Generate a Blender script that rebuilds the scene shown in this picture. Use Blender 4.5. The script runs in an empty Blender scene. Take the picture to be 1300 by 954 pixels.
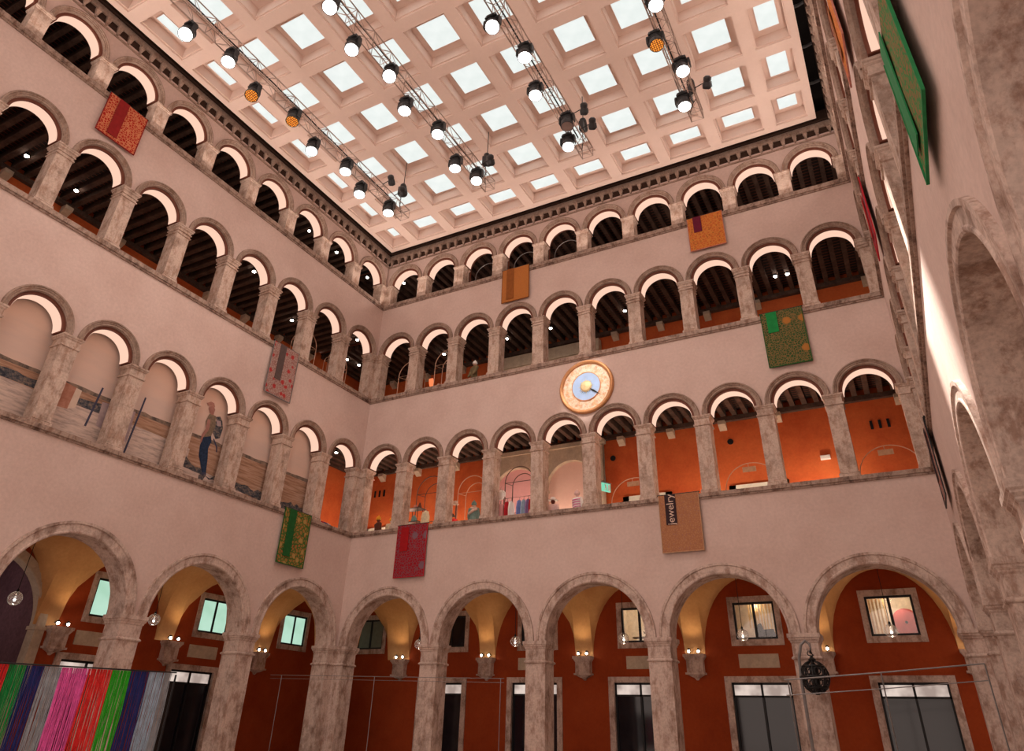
import bpy, bmesh, math, random
from math import sin, cos, pi, sqrt, radians
from mathutils import Matrix, Vector
random.seed(7)
COL = bpy.context.scene.collection
PW, CLK, STK, G2, G3, AMB, EXPO = 150, 5500, 60000, 160, 20, 1.35, 0.
PP = 50
STRIP, TSTRIP = 350, 9
W = 25.24          # width of the courtyard between left and right wall
UL = 28.8          # length of the side walls
ORD = ['first', 'second', 'third', 'fourth', 'fifth', 'sixth', 'seventh', 'eighth', 'ninth', 'tenth', 'eleventh']

# ------------------------------------------------------------------ materials
def nt(name):
    m = bpy.data.materials.new(name); m.use_nodes = True
    n = m.node_tree.nodes; l = m.node_tree.links
    return m, n, l, n['Principled BSDF']
def ramp(n, l, src, stops, interp='LINEAR'):
    r = n.new('ShaderNodeValToRGB'); r.color_ramp.interpolation = interp
    e = r.color_ramp.elements
    while len(e) < len(stops): e.new(0.5)
    for k, (p, c) in enumerate(stops):
        e[k].position = p; e[k].color = (*c, 1)
    l.new(src, r.inputs[0]); return r
def noise(n, l, co, scale, detail=4, rough=.6, stretch=None):
    if stretch:
        mp = n.new('ShaderNodeMapping'); mp.inputs['Scale'].default_value = stretch
        l.new(co, mp.inputs['Vector']); co = mp.outputs[0]
    t = n.new('ShaderNodeTexNoise'); t.inputs['Scale'].default_value = scale
    t.inputs['Detail'].default_value = detail; t.inputs['Roughness'].default_value = rough
    l.new(co, t.inputs['Vector']); return t
def mix(n, l, f, a, b, mode='MIX'):
    x = n.new('ShaderNodeMix'); x.data_type = 'RGBA'; x.blend_type = mode
    for s, v in ((x.inputs[0], f), (x.inputs[6], a), (x.inputs[7], b)):
        if hasattr(v, 'links') or hasattr(v, 'is_linked'): l.new(v, s)
        elif isinstance(v, (int, float)): s.default_value = v
        else: s.default_value = (*v, 1)
    return x.outputs[2]
def plaster(name, base, dark, light=None, rough=.9, s=.45, stain=.35, fine=9., bump=.15, stretch=None):
    m, n, l, b = nt(name)
    g = n.new('ShaderNodeNewGeometry').outputs['Position']
    t1 = noise(n, l, g, s, 6, .62, stretch); t2 = noise(n, l, g, fine, 4, .65)
    r1 = ramp(n, l, t1.outputs[0], [(.33, dark), (.55, base), (.75, light or base)])
    r2 = ramp(n, l, t2.outputs[0], [(.3, (1 - stain,) * 3), (.7, (1, 1, 1))])
    c = mix(n, l, 1., r1.outputs[0], r2.outputs[0], 'MULTIPLY')
    l.new(c, b.inputs['Base Color']); b.inputs['Roughness'].default_value = rough
    b.inputs['Specular IOR Level'].default_value = .2
    bp = n.new('ShaderNodeBump'); bp.inputs['Strength'].default_value = bump; bp.inputs['Distance'].default_value = .02
    l.new(t2.outputs[0], bp.inputs['Height']); l.new(bp.outputs[0], b.inputs['Normal'])
    return m
def plain(name, c, rough=.6, metal=0., spec=.3, var=.12, s=6.):
    m, n, l, b = nt(name)
    g = n.new('ShaderNodeTexCoord').outputs['Object']
    t = noise(n, l, g, s, 3)
    r = ramp(n, l, t.outputs[0], [(.3, tuple(max(0, x * (1 - var)) for x in c)), (.7, tuple(min(1, x * (1 + var)) for x in c))])
    l.new(r.outputs[0], b.inputs['Base Color'])
    b.inputs['Roughness'].default_value = rough; b.inputs['Metallic'].default_value = metal
    b.inputs['Specular IOR Level'].default_value = spec
    return m
def glow(name, c, strength, vary=None):
    m, n, l, b = nt(name)
    b.inputs['Base Color'].default_value = (.02, .02, .02, 1); b.inputs['Roughness'].default_value = .7
    b.inputs['Emission Color'].default_value = (*c, 1); b.inputs['Emission Strength'].default_value = strength
    if vary:
        g = n.new('ShaderNodeTexCoord').outputs['Object']; t = noise(n, l, g, vary[0], 2)
        r = ramp(n, l, t.outputs[0], [(.35, vary[1]), (.65, c)])
        l.new(r.outputs[0], b.inputs['Emission Color'])
    return m
def stone_mat(name, base, dark, vein, s=1.3):
    m, n, l, b = nt(name)
    g = n.new('ShaderNodeNewGeometry').outputs['Position']
    t1 = noise(n, l, g, s, 8, .7); t2 = noise(n, l, g, s * 3.1, 6, .7, (1, 1, .45)); t3 = noise(n, l, g, 14, 4)
    r1 = ramp(n, l, t1.outputs[0], [(.36, dark), (.5, base), (.72, tuple(min(1, x * 1.12) for x in base))])
    r2 = ramp(n, l, t2.outputs[0], [(.38, vein), (.52, (1, 1, 1))])
    c = mix(n, l, .8, r1.outputs[0], r2.outputs[0], 'MULTIPLY')
    r3 = ramp(n, l, t3.outputs[0], [(.3, (.75,) * 3), (.6, (1,) * 3)])
    c = mix(n, l, 1., c, r3.outputs[0], 'MULTIPLY')
    l.new(c, b.inputs['Base Color']); b.inputs['Roughness'].default_value = .8
    b.inputs['Specular IOR Level'].default_value = .25
    bp = n.new('ShaderNodeBump'); bp.inputs['Strength'].default_value = .35; bp.inputs['Distance'].default_value = .03
    l.new(t2.outputs[0], bp.inputs['Height']); l.new(bp.outputs[0], b.inputs['Normal'])
    return m

M = {}
M['stucco'] = plaster('pink_stucco', (.66, .505, .45), (.60, .445, .39), (.69, .535, .48), s=.5, stain=.13, bump=.2)
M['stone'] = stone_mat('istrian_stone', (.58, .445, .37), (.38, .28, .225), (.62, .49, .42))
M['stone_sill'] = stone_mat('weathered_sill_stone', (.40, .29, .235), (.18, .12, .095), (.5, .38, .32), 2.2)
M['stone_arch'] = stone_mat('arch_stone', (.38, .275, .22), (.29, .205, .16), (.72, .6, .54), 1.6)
M['stone_ground'] = stone_mat('ground_arch_stone', (.60, .465, .40), (.36, .26, .215), (.52, .40, .345), 1.1)
M['ceiling'] = plaster('ceiling_plaster', (.80, .63, .55), (.76, .59, .51), rough=.8, stain=.04, bump=.05)
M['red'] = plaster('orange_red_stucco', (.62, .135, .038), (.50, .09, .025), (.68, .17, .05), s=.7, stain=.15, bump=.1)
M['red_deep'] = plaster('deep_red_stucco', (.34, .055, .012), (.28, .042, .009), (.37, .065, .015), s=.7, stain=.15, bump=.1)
M['ochre'] = plaster('ochre_vault_plaster', (.62, .34, .14), (.52, .26, .10), (.66, .38, .17), s=.6, stain=.12)
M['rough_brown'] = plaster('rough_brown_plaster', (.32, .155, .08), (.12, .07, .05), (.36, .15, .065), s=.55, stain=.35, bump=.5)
M['purple'] = plaster('dark_passage_plaster', (.17, .085, .10), (.12, .06, .075), s=.8)
M['portal'] = plaster('grey_green_stone', (.56, .45, .34), (.44, .35, .265), s=1.2, stain=.2)
M['cream'] = plaster('cream_panel', (.74, .50, .42), (.68, .44, .37), s=.6, stain=.05)
M['pinkpanel'] = plaster('pink_panel', (.78, .42, .42), (.7, .36, .36), s=.6, stain=.05)
M['wood'] = plaster('dark_beam_wood', (.11, .068, .052), (.06, .036, .028), (.15, .09, .065), s=1.5, stain=.4)
def board_mat():
    m, n, l, b = nt('painted_ceiling_boards')
    g = n.new('ShaderNodeTexCoord').outputs['Object']
    sp = n.new('ShaderNodeSeparateXYZ'); l.new(g, sp.inputs[0])
    ad = n.new('ShaderNodeMath'); ad.operation = 'MULTIPLY'; ad.inputs[1].default_value = 4.2
    l.new(sp.outputs[1], ad.inputs[0])
    fr = n.new('ShaderNodeMath'); fr.operation = 'FRACT'; l.new(ad.outputs[0], fr.inputs[0])
    r = ramp(n, l, fr.outputs[0], [(0, (.015, .008, .006)), (.45, (.22, .06, .03)), (.62, (.015, .008, .006))], 'CONSTANT')
    l.new(r.outputs[0], b.inputs['Base Color']); b.inputs['Roughness'].default_value = .8
    return m
M['boards'] = board_mat()
M['black'] = plain('black_metal', (.012, .012, .013), .45, .3, .4)
M['blackbody'] = plain('black_fixture_plastic', (.018, .018, .02), .4, 0, .5)
M['gap'] = plain('void_shade_black', (.012, .009, .008), .9, 0, .1)  # near black puts the shade of the roof void into the colour
M['recess_shade'] = plain('painted_gap_shade', (.05, .028, .02), .9, 0, .1)  # dark colour stands in for shade at the cornice
M['truss'] = plain('truss_aluminium', (.42, .32, .27), .4, .8, .5)
M['steel'] = plain('grey_steel', (.25, .24, .24), .5, .7, .5)
M['housing'] = plain('brown_light_housing', (.16, .055, .035), .6, 0, .2)
M['lamp_band'] = glow('peach_light_band', (1., .63, .47), 1.0)
M['panel'] = glow('ceiling_light_glass', (.88, .93, .90), 1.0, (1.3, (.81, .87, .84)))
M['bulb'] = glow('warm_bulb', (1, .93, .85), 7.)
M['lens'] = glow('white_lens', (1., .95, .9), 14.)
M['lensoff'] = plain('grey_lens', (.22, .15, .13), .3)
M['spotlens'] = glow('spot_lens', (1, .93, .82), 30.)
def dotted(name):
    m, n, l, b = nt(name)
    g = n.new('ShaderNodeTexCoord').outputs['Object']
    v = n.new('ShaderNodeTexVoronoi'); v.inputs['Scale'].default_value = 15; v.inputs['Randomness'].default_value = .15; b.inputs['Base Color'].default_value = (.03, .01, .0, 1)
    l.new(g, v.inputs['Vector'])
    r = ramp(n, l, v.outputs['Distance'], [(.0, (1., .45, .10)), (.36, (.95, .30, .03)), (.46, (.16, .035, .005))])
    l.new(r.outputs[0], b.inputs['Emission Color']); b.inputs['Emission Strength'].default_value = 1.5
    return m
M['lensorange'] = dotted('amber_led_array')
M['gold'] = plain('gilded_wood', (.62, .30, .13), .45, .35, .4)
M['frost'] = glow('frosted_green_pane', (.56, .86, .68), .88, (1.1, (.46, .76, .57)))
M['frost_dim'] = plain('grey_green_pane', (.16, .19, .15), .3)
M['darkglass'] = plain('dark_pane', (.01, .01, .015), .08, 0, .6)
M['room'] = plain('lit_room_plaster', (.75, .66, .52), .9)
M['slat'] = plain('brass_slat', (.75, .52, .25), .35, .5)
M['shopglow'] = glow('lit_shopfront', (1., .82, .72), .75, (1.5, (.5, .38, .33)))
M['white'] = plain('white_cloth', (.8, .76, .72), .9, var=.05)
M['doorwhite'] = plain('pale_door_frame', (.72, .70, .60), .7, var=.05)
M['floor'] = plaster('stone_floor', (.66, .55, .48), (.56, .46, .40), s=1, stain=.1)
M['exit'] = glow('green_exit_sign', (.22, .75, .50), .9)
M['wire'] = plain('thin_bronze_rod', (.10, .06, .045), .4, .6)
M['palewire'] = plain('pale_bronze_rod', (.55, .33, .22), .4, .5)
M['skin'] = plain('skin', (.55, .32, .24), .7)
for k, c in dict(brown=(.10, .035, .02), yellow=(.75, .35, .03), teal=(.16, .24, .21), beige=(.62, .45, .36), pinkw=(.72, .5, .47),
                 redc=(.42, .015, .025), blue=(.2, .25, .55), violet=(.3, .2, .4), navy=(.02, .03, .16), greenc=(.01, .28, .06), green2=(.03, .42, .02),
                 pinkc=(.75, .12, .42), grey=(.32, .36, .40), lightblue=(.36, .48, .60), darkface=(.12, .03, .02), khaki=(.16, .12, .06),
                 tan=(.45, .26, .15), bluegrey=(.2, .24, .33), red2=(.7, .03, .03), cream2=(.72, .62, .42), jean=(.02, .03, .07), straw=(.5,.2,.15)).items():
    M[k] = plain(k + '_fabric', c, .9, var=.18)
M['poster'] = plain('rose_poster', (.62, .13, .12), .8)
def glassm():
    m, n, l, b = nt('clear_globe_glass')
    tr = n.new('ShaderNodeBsdfTransparent'); gl = n.new('ShaderNodeBsdfGlossy'); gl.inputs['Roughness'].default_value = .12
    df = n.new('ShaderNodeBsdfTranslucent'); df.inputs[0].default_value = (.95, .93, .9, 1)
    fr = n.new('ShaderNodeLayerWeight'); fr.inputs['Blend'].default_value = .4
    r = ramp(n, l, fr.outputs['Facing'], [(0, (.22,) * 3), (.5, (.35,) * 3), (1, (.95,) * 3)])
    m2 = n.new('ShaderNodeMixShader'); m2.inputs[0].default_value = .55; l.new(df.outputs[0], m2.inputs[1]); l.new(gl.outputs[0], m2.inputs[2])
    mx = n.new('ShaderNodeMixShader'); l.new(r.outputs[0], mx.inputs[0]); l.new(tr.outputs[0], mx.inputs[1]); l.new(m2.outputs[0], mx.inputs[2])
    l.new(mx.outputs[0], n['Material Output'].inputs[0]); return m
M['glass'] = glassm()
def paneglass():
    m, n, l, b = nt('window_glass')
    tr = n.new('ShaderNodeBsdfTransparent'); gl = n.new('ShaderNodeBsdfGlossy'); gl.inputs['Roughness'].default_value = .03
    mx = n.new('ShaderNodeMixShader'); mx.inputs[0].default_value = .08
    l.new(tr.outputs[0], mx.inputs[1]); l.new(gl.outputs[0], mx.inputs[2]); l.new(mx.outputs[0], n['Material Output'].inputs[0]); return m
M['pane'] = paneglass()
def ornament(name, ground, motif, accent, s=9., density=.5, big=None, bigc=None):
    """woven ornament: cells of the motif and accent colours on a ground, with larger blooms"""
    m, n, l, b = nt(name)
    g = n.new('ShaderNodeTexCoord').outputs['Object']
    nz = noise(n, l, g, 5, 2)
    mp = mix(n, l, .12, g, nz.outputs['Color'], 'ADD')
    v = n.new('ShaderNodeTexVoronoi'); v.feature = 'DISTANCE_TO_EDGE'; v.inputs['Scale'].default_value = s; l.new(mp, v.inputs['Vector'])
    r = ramp(n, l, v.outputs['Distance'], [(0, motif), (density * .22, motif), (density * .3, ground)])
    v2 = n.new('ShaderNodeTexVoronoi'); v2.inputs['Scale'].default_value = s * .9; l.new(g, v2.inputs['Vector'])
    r2 = ramp(n, l, v2.outputs['Distance'], [(0, (1,) * 3), (.2, (1,) * 3), (.24, (0,) * 3)])
    c = mix(n, l, r2.outputs[0], r.outputs[0], accent)
    if big:
        v3 = n.new('ShaderNodeTexVoronoi'); v3.inputs['Scale'].default_value = big; v3.inputs['Randomness'].default_value = .7; l.new(mp, v3.inputs['Vector'])
        r3 = ramp(n, l, v3.outputs['Distance'], [(0, (1,) * 3), (.22, (.9,) * 3), (.3, (0,) * 3)])
        c = mix(n, l, r3.outputs[0], c, bigc)
    l.new(c, b.inputs['Base Color']); b.inputs['Roughness'].default_value = .95; b.inputs['Specular IOR Level'].default_value = .1
    return m
def streaks(name, a, bcol, c, sc, stretch):
    m, n, l, b = nt(name)
    g = n.new('ShaderNodeNewGeometry').outputs['Position']
    t = noise(n, l, g, sc, 6, .65, stretch)
    r = ramp(n, l, t.outputs[0], [(.36, a), (.5, bcol), (.66, c)])
    l.new(r.outputs[0], b.inputs['Base Color']); b.inputs['Roughness'].default_value = .85; b.inputs['Specular IOR Level'].default_value = .1
    return m

# ------------------------------------------------------------------ mesh builder
class MB:
    def __init__(s): s.v = []; s.f = []; s.m = []
    def add(s, vs, fs, mi=0):
        o = len(s.v); s.v += [tuple(p) for p in vs]
        for f in fs: s.f.append(tuple(i + o for i in f)); s.m.append(mi)
    def box(s, x0, x1, y0, y1, z0, z1, mi=0):
        s.add([(x, y, z) for z in (z0, z1) for y in (y0, y1) for x in (x0, x1)],
              [(0, 2, 3, 1), (4, 5, 7, 6), (0, 1, 5, 4), (2, 6, 7, 3), (0, 4, 6, 2), (1, 3, 7, 5)], mi)
    def frus(s, cx, cy, z0, z1, a0, b0, a1, b1, mi=0):   # square frustum with half sizes
        s.add([(cx + sx * a, cy + sy * b, z) for z, a, b in ((z0, a0, b0), (z1, a1, b1)) for sy in (-1, 1) for sx in (-1, 1)],
              [(0, 2, 3, 1), (4, 5, 7, 6), (0, 1, 5, 4), (2, 6, 7, 3), (0, 4, 6, 2), (1, 3, 7, 5)], mi)
    def tube(s, pts, r, n=6, mi=0, closed=False, caps=True):
        P = [Vector(p) for p in pts]; k = len(P); rs = r if isinstance(r, (list, tuple)) else [r] * k
        up = None; rings = []
        for i in range(k):
            if closed: t = P[(i + 1) % k] - P[i - 1]
            else: t = P[min(i + 1, k - 1)] - P[max(i - 1, 0)]
            t.normalize()
            if up is None: up = Vector((0, 0, 1)) if abs(t.z) < .9 else Vector((1, 0, 0))
            a = t.cross(up)
            if a.length < 1e-4: a = t.cross(Vector((1, 0, 0)))
            a.normalize(); bb = a.cross(t).normalized(); up = bb
            rings.append([P[i] + (a * cos(2 * pi * j / n) + bb * sin(2 * pi * j / n)) * rs[i] for j in range(n)])
        vs = [p for rg in rings for p in rg]; fs = []
        for i in range(k if closed else k - 1):
            i2 = (i + 1) % k
            for j in range(n): fs.append((i * n + j, i * n + (j + 1) % n, i2 * n + (j + 1) % n, i2 * n + j))
        if not closed and caps: fs += [tuple(range(n - 1, -1, -1)), tuple((k - 1) * n + j for j in range(n))]
        s.add(vs, fs, mi)
    def lathe(s, prof, n=16, c=(0, 0, 0), mi=0, mat=None, ring=False):   # profile of (r, z)
        vs = []
        for r, z in prof:
            for j in range(n): vs.append(Vector((r * cos(2 * pi * j / n), r * sin(2 * pi * j / n), z)))
        if mat is not None: vs = [mat @ v for v in vs]
        vs = [v + Vector(c) for v in vs]; k = len(prof); fs = []
        for i in range(k - 1):
            for j in range(n): fs.append((i * n + j, i * n + (j + 1) % n, (i + 1) * n + (j + 1) % n, (i + 1) * n + j))
        if ring: fs += [((k - 1) * n + j, (k - 1) * n + (j + 1) % n, (j + 1) % n, j) for j in range(n)]
        else: fs += [tuple(range(n - 1, -1, -1)), tuple((k - 1) * n + j for j in range(n))]
        s.add(vs, fs, mi)
    def arc(s, prof, N=28, a0=0., a1=pi, c=(0, 0, 0), mi=0, ex=1.):   # closed profile of (r, y) swept round the y axis in the xz plane
        k = len(prof); vs = []
        for i in range(N + 1):
            a = a0 + (a1 - a0) * i / N
            for r, y in prof: vs.append((c[0] - r * cos(a), c[1] + y, c[2] + r * sin(a) * ex))
        fs = []
        for i in range(N):
            for j in range(k): fs.append((i * k + j, i * k + (j + 1) % k, (i + 1) * k + (j + 1) % k, (i + 1) * k + j))
        fs += [tuple(range(k)), tuple(N * k + j for j in range(k - 1, -1, -1))]
        s.add(vs, fs, mi)
    def poly(s, pts, y0, y1, mi=0):     # polygon in xz, extruded in y
        k = len(pts)
        s.add([(x, y0, z) for x, z in pts] + [(x, y1, z) for x, z in pts],
              [tuple(range(k)), tuple(range(2 * k - 1, k - 1, -1))] + [(i, (i + 1) % k, k + (i + 1) % k, k + i) for i in range(k)], mi)
    def sphere(s, c, r, n=14, m=9, mi=0, sc=(1, 1, 1)):
        prof = [(max(1e-4, r * sin(pi * i / m)), -r * cos(pi * i / m)) for i in range(m + 1)]
        s.lathe(prof, n, c, mi, Matrix.Diagonal((*sc, 1)).to_3x3())
    def map(s, fn): s.v = [fn(*p) for p in s.v]; return s
    def build(s, name, mats, parent=None, loc=None, rot=None, smooth=False):
        me = bpy.data.meshes.new(name); me.from_pydata(s.v, [], s.f)
        if not isinstance(mats, (list, tuple)): mats = [mats]
        for m in mats: me.materials.append(M[m] if isinstance(m, str) else m)
        me.polygons.foreach_set('material_index', s.m)
        bm = bmesh.new(); bm.from_mesh(me); bmesh.ops.recalc_face_normals(bm, faces=bm.faces)
        if smooth:
            for f in bm.faces: f.smooth = len(f.verts) == 4
        bm.to_mesh(me); bm.free()
        o = bpy.data.objects.new(name, me); COL.objects.link(o)
        if loc: o.location = loc
        if rot is not None: o.rotation_euler = (0, 0, rot) if isinstance(rot, (int, float)) else rot
        if parent: o.parent = parent
        return o
def tag(o, label, cat, group=None, kind=None):
    o['label'] = label; o['category'] = cat
    if group: o['group'] = group
    if kind: o['kind'] = kind
    return o
def thing(name, label, cat, loc=(0, 0, 0), rot=0, group=None):
    o = bpy.data.objects.new(name, None); COL.objects.link(o); o.empty_display_size = .1
    o.location = loc; o.rotation_euler = (0, 0, rot) if isinstance(rot, (int, float)) else rot
    return tag(o, label, cat, group)
def struct(o): o['kind'] = 'structure'; return o
def dup(root, label, loc, rot=None, group=None):
    r = root.copy(); COL.objects.link(r); r.location = loc; r['label'] = label
    if rot is not None: r.rotation_euler = (0, 0, rot) if isinstance(rot, (int, float)) else rot
    if group: r['group'] = group
    for ch in list(root.children):
        c = ch.copy(); COL.objects.link(c); c.parent = r
        for g in list(ch.children):
            d = g.copy(); COL.objects.link(d); d.parent = c
    return r

def add_light(kind, loc, power, color, size=.1, rot=None, spot=None, blend=.5, name='lamp'):
    d = bpy.data.lights.new(name, kind); d.energy = power; d.color = color
    if kind == 'AREA': d.size = size
    else: d.shadow_soft_size = size
    if kind == 'SPOT': d.spot_size = radians(spot); d.spot_blend = blend
    o = bpy.data.objects.new(name, d); COL.objects.link(o); o.location = loc
    if rot is not None:
        o.rotation_euler = (Vector(rot) - Vector(loc)).to_track_quat('-Z', 'Y').to_euler()
    return o
# ------------------------------------------------------------------ wall frames: (u along the wall, v depth behind its face, z)
class Frame:
    def __init__(s, key, name, fn, rot, loc, U, b, cells, gc, gR, gp, n4, n3, n2):
        s.key = key; s.name = name; s.fn = fn; s.rot = rot; s.loc = loc; s.U = U; s.b = b; s.c0 = cells
        s.gc = gc; s.gR = gR; s.gp = gp; s.n = {4: n4, 3: n3, 2: n2}
back = Frame('back', 'clock wall', lambda u, v, z: (u, v, z), 0., lambda u, v=0, z=0: (u, v, z), W, 2.5, 1.36,
             [2.61 + 5 * k for k in range(5)], 2.08, [5.11 + 5 * k for k in range(4)], 10, 10, 10)
left = Frame('left', 'left wall', lambda u, v, z: (-v, -u, z), pi / 2, lambda u, v=0, z=0: (-v, -u, z), UL, 2.6, 1.37,
             [2.67 + 5.2 * k for k in range(5)], 2.16, [5.27 + 5.2 * k for k in range(5)], 10, 9, 8)
KR = .0145         # the right wall is not quite square to the others
right = Frame('right', 'right wall', lambda u, v, z: (W - KR * u + v, -u - KR * v, z), -pi / 2 - KR, lambda u, v=0, z=0: (W - KR * u + v, -u - KR * v, z), UL, 2.6, 1.37,
              [2.67 + 5.2 * k for k in range(5)], 2.16, [5.27 + 5.2 * k for k in range(5)], 6, 8, 9)
FR = (back, left, right)
# local x of a placed object runs along +u on the back wall, against u on the left and right walls it is mirrored only for the left
def sgn(F): return -1 if F.key == 'left' else 1
LV = {2: dict(sill=(9.44, 9.66), spring=12.88, cap=12.43, word='lowest gallery'),
      3: dict(sill=(16.54, 16.8), spring=19.46, cap=19.0, word='middle gallery'),
      4: dict(sill=(22.46, 22.74), spring=24.1, cap=23.95, word='top gallery')}
T = .6
def arch_cell(mb, u0, u1, uc, R, z0, z1, t, N=24, mi_s=1):
    P = [(uc - R * cos(pi * i / N), z0 + R * sin(pi * i / N)) for i in range(N + 1)]
    for y in (0, t):
        mb.add([(u0, y, z0), (uc - R, y, z0), (uc - R, y, z1), (u0, y, z1)], [(0, 1, 2, 3)])
        mb.add([(uc + R, y, z0), (u1, y, z0), (u1, y, z1), (uc + R, y, z1)], [(0, 1, 2, 3)])
        for i in range(N):
            a, b = P[i], P[i + 1]
            mb.add([(a[0], y, a[1]), (b[0], y, b[1]), (b[0], y, z1), (a[0], y, z1)], [(0, 1, 2, 3)])
    for i in range(N):
        a, b = P[i], P[i + 1]
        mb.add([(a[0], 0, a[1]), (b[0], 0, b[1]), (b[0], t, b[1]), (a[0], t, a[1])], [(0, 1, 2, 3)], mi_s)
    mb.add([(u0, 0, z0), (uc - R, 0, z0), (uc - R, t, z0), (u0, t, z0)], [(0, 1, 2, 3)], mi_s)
    mb.add([(uc + R, 0, z0), (u1, 0, z0), (u1, t, z0), (uc + R, t, z0)], [(0, 1, 2, 3)], mi_s)
TOP = 26.95
for F in FR:
    mb = MB()
    bands = [(7.3, 9.6), (14.2, 16.7), (20.8, 22.6), (25.45, TOP)]
    for a, b in bands: mb.box(0, F.U, 0, T, a, b)
    # ground arches
    for k, uc in enumerate(F.gc):
        u0 = 0 if k == 0 else F.gp[k - 1]
        u1 = F.gp[k] if k < len(F.gp) else (F.U if F is back else F.gc[-1] + 2.6)
        arch_cell(mb, u0, u1, uc, F.gR, 4.6, 7.3, .8, 32)
    if F is not back: mb.box(F.gc[-1] + 2.6, F.U, 0, .8, 0, 7.3)
    for L, (z1) in ((2, 14.2), (3, 20.8), (4, 25.45)):
        z0 = LV[L]['spring']; n = F.n[L]
        for i in range(n):
            uc = F.c0 + i * F.b; u0 = 0 if i == 0 else uc - F.b / 2; u1 = uc + F.b / 2
            if F is back and i == n - 1: u1 = F.U
            arch_cell(mb, u0, u1, uc, .98, z0, z1, T)
        if F is not back:
            mb.box(F.c0 + (n - .5) * F.b, F.U, 0, T, LV[L]['sill'][1] - .1, z1)
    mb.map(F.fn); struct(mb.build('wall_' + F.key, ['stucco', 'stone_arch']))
    # sills
    for L in (2, 3, 4):
        a, b = LV[L]['sill']; s = MB()
        s.box(-.6 if F is back else 0, F.U + (.6 if F is back else 0), -.11, .62, a + .07, b)
        s.box(0, F.U, -.06, .3, a, a + .07); s.box(0, F.U, -.085, -.03, a + .1, b - .05)
        s.map(F.fn); struct(s.build('trim_%d' % (L - 1 + 3 * FR.index(F)), 'stone_sill'))

def sq(mb, prof, hx, cy, hy):      # stacked square mouldings, profile of (offset, z)
    for (o0, z0), (o1, z1) in zip(prof, prof[1:]):
        if z1 > z0: mb.frus(0, cy, z0, z1, hx + o0, hy + o0, hx + o1, hy + o1)
def cap_prof(L, z0, z1):
    h = z1 - z0
    if L == 2: return [(.0, 0), (.045, .02), (.045, .07), (.005, .09), (.005, .29), (.045, .33), (.045, .36), (.075, .385), (.075, h)]
    if L == 3: return [(.0, 0), (.045, .02), (.045, .06), (.0, .08), (.0, .15), (.045, .17), (.045, .21), (.0, .23), (.02, .29), (.065, .33), (.065, .37), (.095, .40), (.095, h)]
    return [(.0, 0), (.03, .02), (.03, .05), (.06, .09), (.06, h)]
def base_prof(h): return [(.04, 0), (.04, h * .55), (.02, h * .7), (.035, h * .8), (.0, h)]
PIL = {}
def pillar(F, L, i, u):
    d = LV[L]; zb = d['sill'][1]; hb = .18 if L < 4 else .1
    lab = 'stone pillar between %s and %s arches from the corner, %s, %s' % (ORD[i], ORD[i + 1], d['word'], F.name)
    key = L
    loc = F.loc(u, 0, zb)
    if key in PIL: return dup(PIL[key], lab, loc, F.rot, '%s pillars of the %s' % (d['word'], F.name))
    t = thing('stone_pillar', lab, 'pillar', loc, F.rot, '%s pillars of the %s' % (d['word'], F.name)); t['kind'] = 'thing'
    b = MB(); sq(b, base_prof(hb), .31, T / 2, T / 2); b.build('base', 'stone', t)
    s = MB(); s.box(-.3, .3, 0, T, hb, d['cap'] - zb); s.build('shaft', 'stone', t)
    c = MB(); sq(c, [(o, z + d['cap'] - zb) for o, z in cap_prof(L, d['cap'], d['spring'])], .3, T / 2, T / 2); c.build('capital', 'stone', t)
    PIL[key] = t; return t
ARC = {}
def archobj(F, L, i, u):
    d = LV[L]; lab = 'rounded stone arch, %s from the corner, %s, %s' % (ORD[i], d['word'], F.name)
    loc = F.loc(u, 0, d['spring'])
    if L in ARC: o = dup(ARC[L], lab, loc, F.rot, '%s stone arches of the %s' % (d['word'], F.name))
    else:
        m = MB(); Ro = 1.2
        m.arc([(1.0, .1), (.985, -.02), (1.0, -.05), (1.06, -.05), (1.075, -.075), (1.12, -.075), (1.135, -.11), (Ro - .02, -.11), (Ro, -.08), (Ro, .02)], 32)
        o = m.build('stone_arch', 'stone_arch', None, loc, F.rot); ARC[L] = tag(o, lab, 'arch', '%s stone arches of the %s' % (d['word'], F.name))
    return o
LGT = {}
def arclight(F, L, i, u):
    d = LV[L]; lab = 'curved glowing light strip inside the %s arch from the corner, %s, %s' % (ORD[i], d['word'], F.name)
    loc = F.loc(u, 0, d['spring'] + .01)
    g = '%s arch lights of the %s' % (d['word'], F.name)
    if 'a' in LGT: return dup(LGT['a'], lab, loc, F.rot, g)
    t = thing('arch_light', lab, 'light', loc, F.rot, g)
    m = MB(); m.arc([(.985, .06), (.87, .06), (.87, .62), (.985, .62)], 30, radians(1), radians(179)); m.build('housing', 'housing', t)
    m = MB(); m.arc([(.868, .13), (.845, .13), (.845, .59), (.868, .59)], 30, radians(3), radians(177)); m.build('diffuser', 'lamp_band', t, smooth=False)
    LGT['a'] = t; return t
for F in FR:
    for L in (2, 3, 4):
        for i in range(F.n[L]):
            uc = F.c0 + i * F.b
            archobj(F, L, i, uc); arclight(F, L, i, uc)
            last = (i == F.n[L] - 1)
            if not (last and F is back): 
                if not last: pillar(F, L, i, uc + F.b / 2)
                else: # end pier against the solid wall
                    pass
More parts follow.
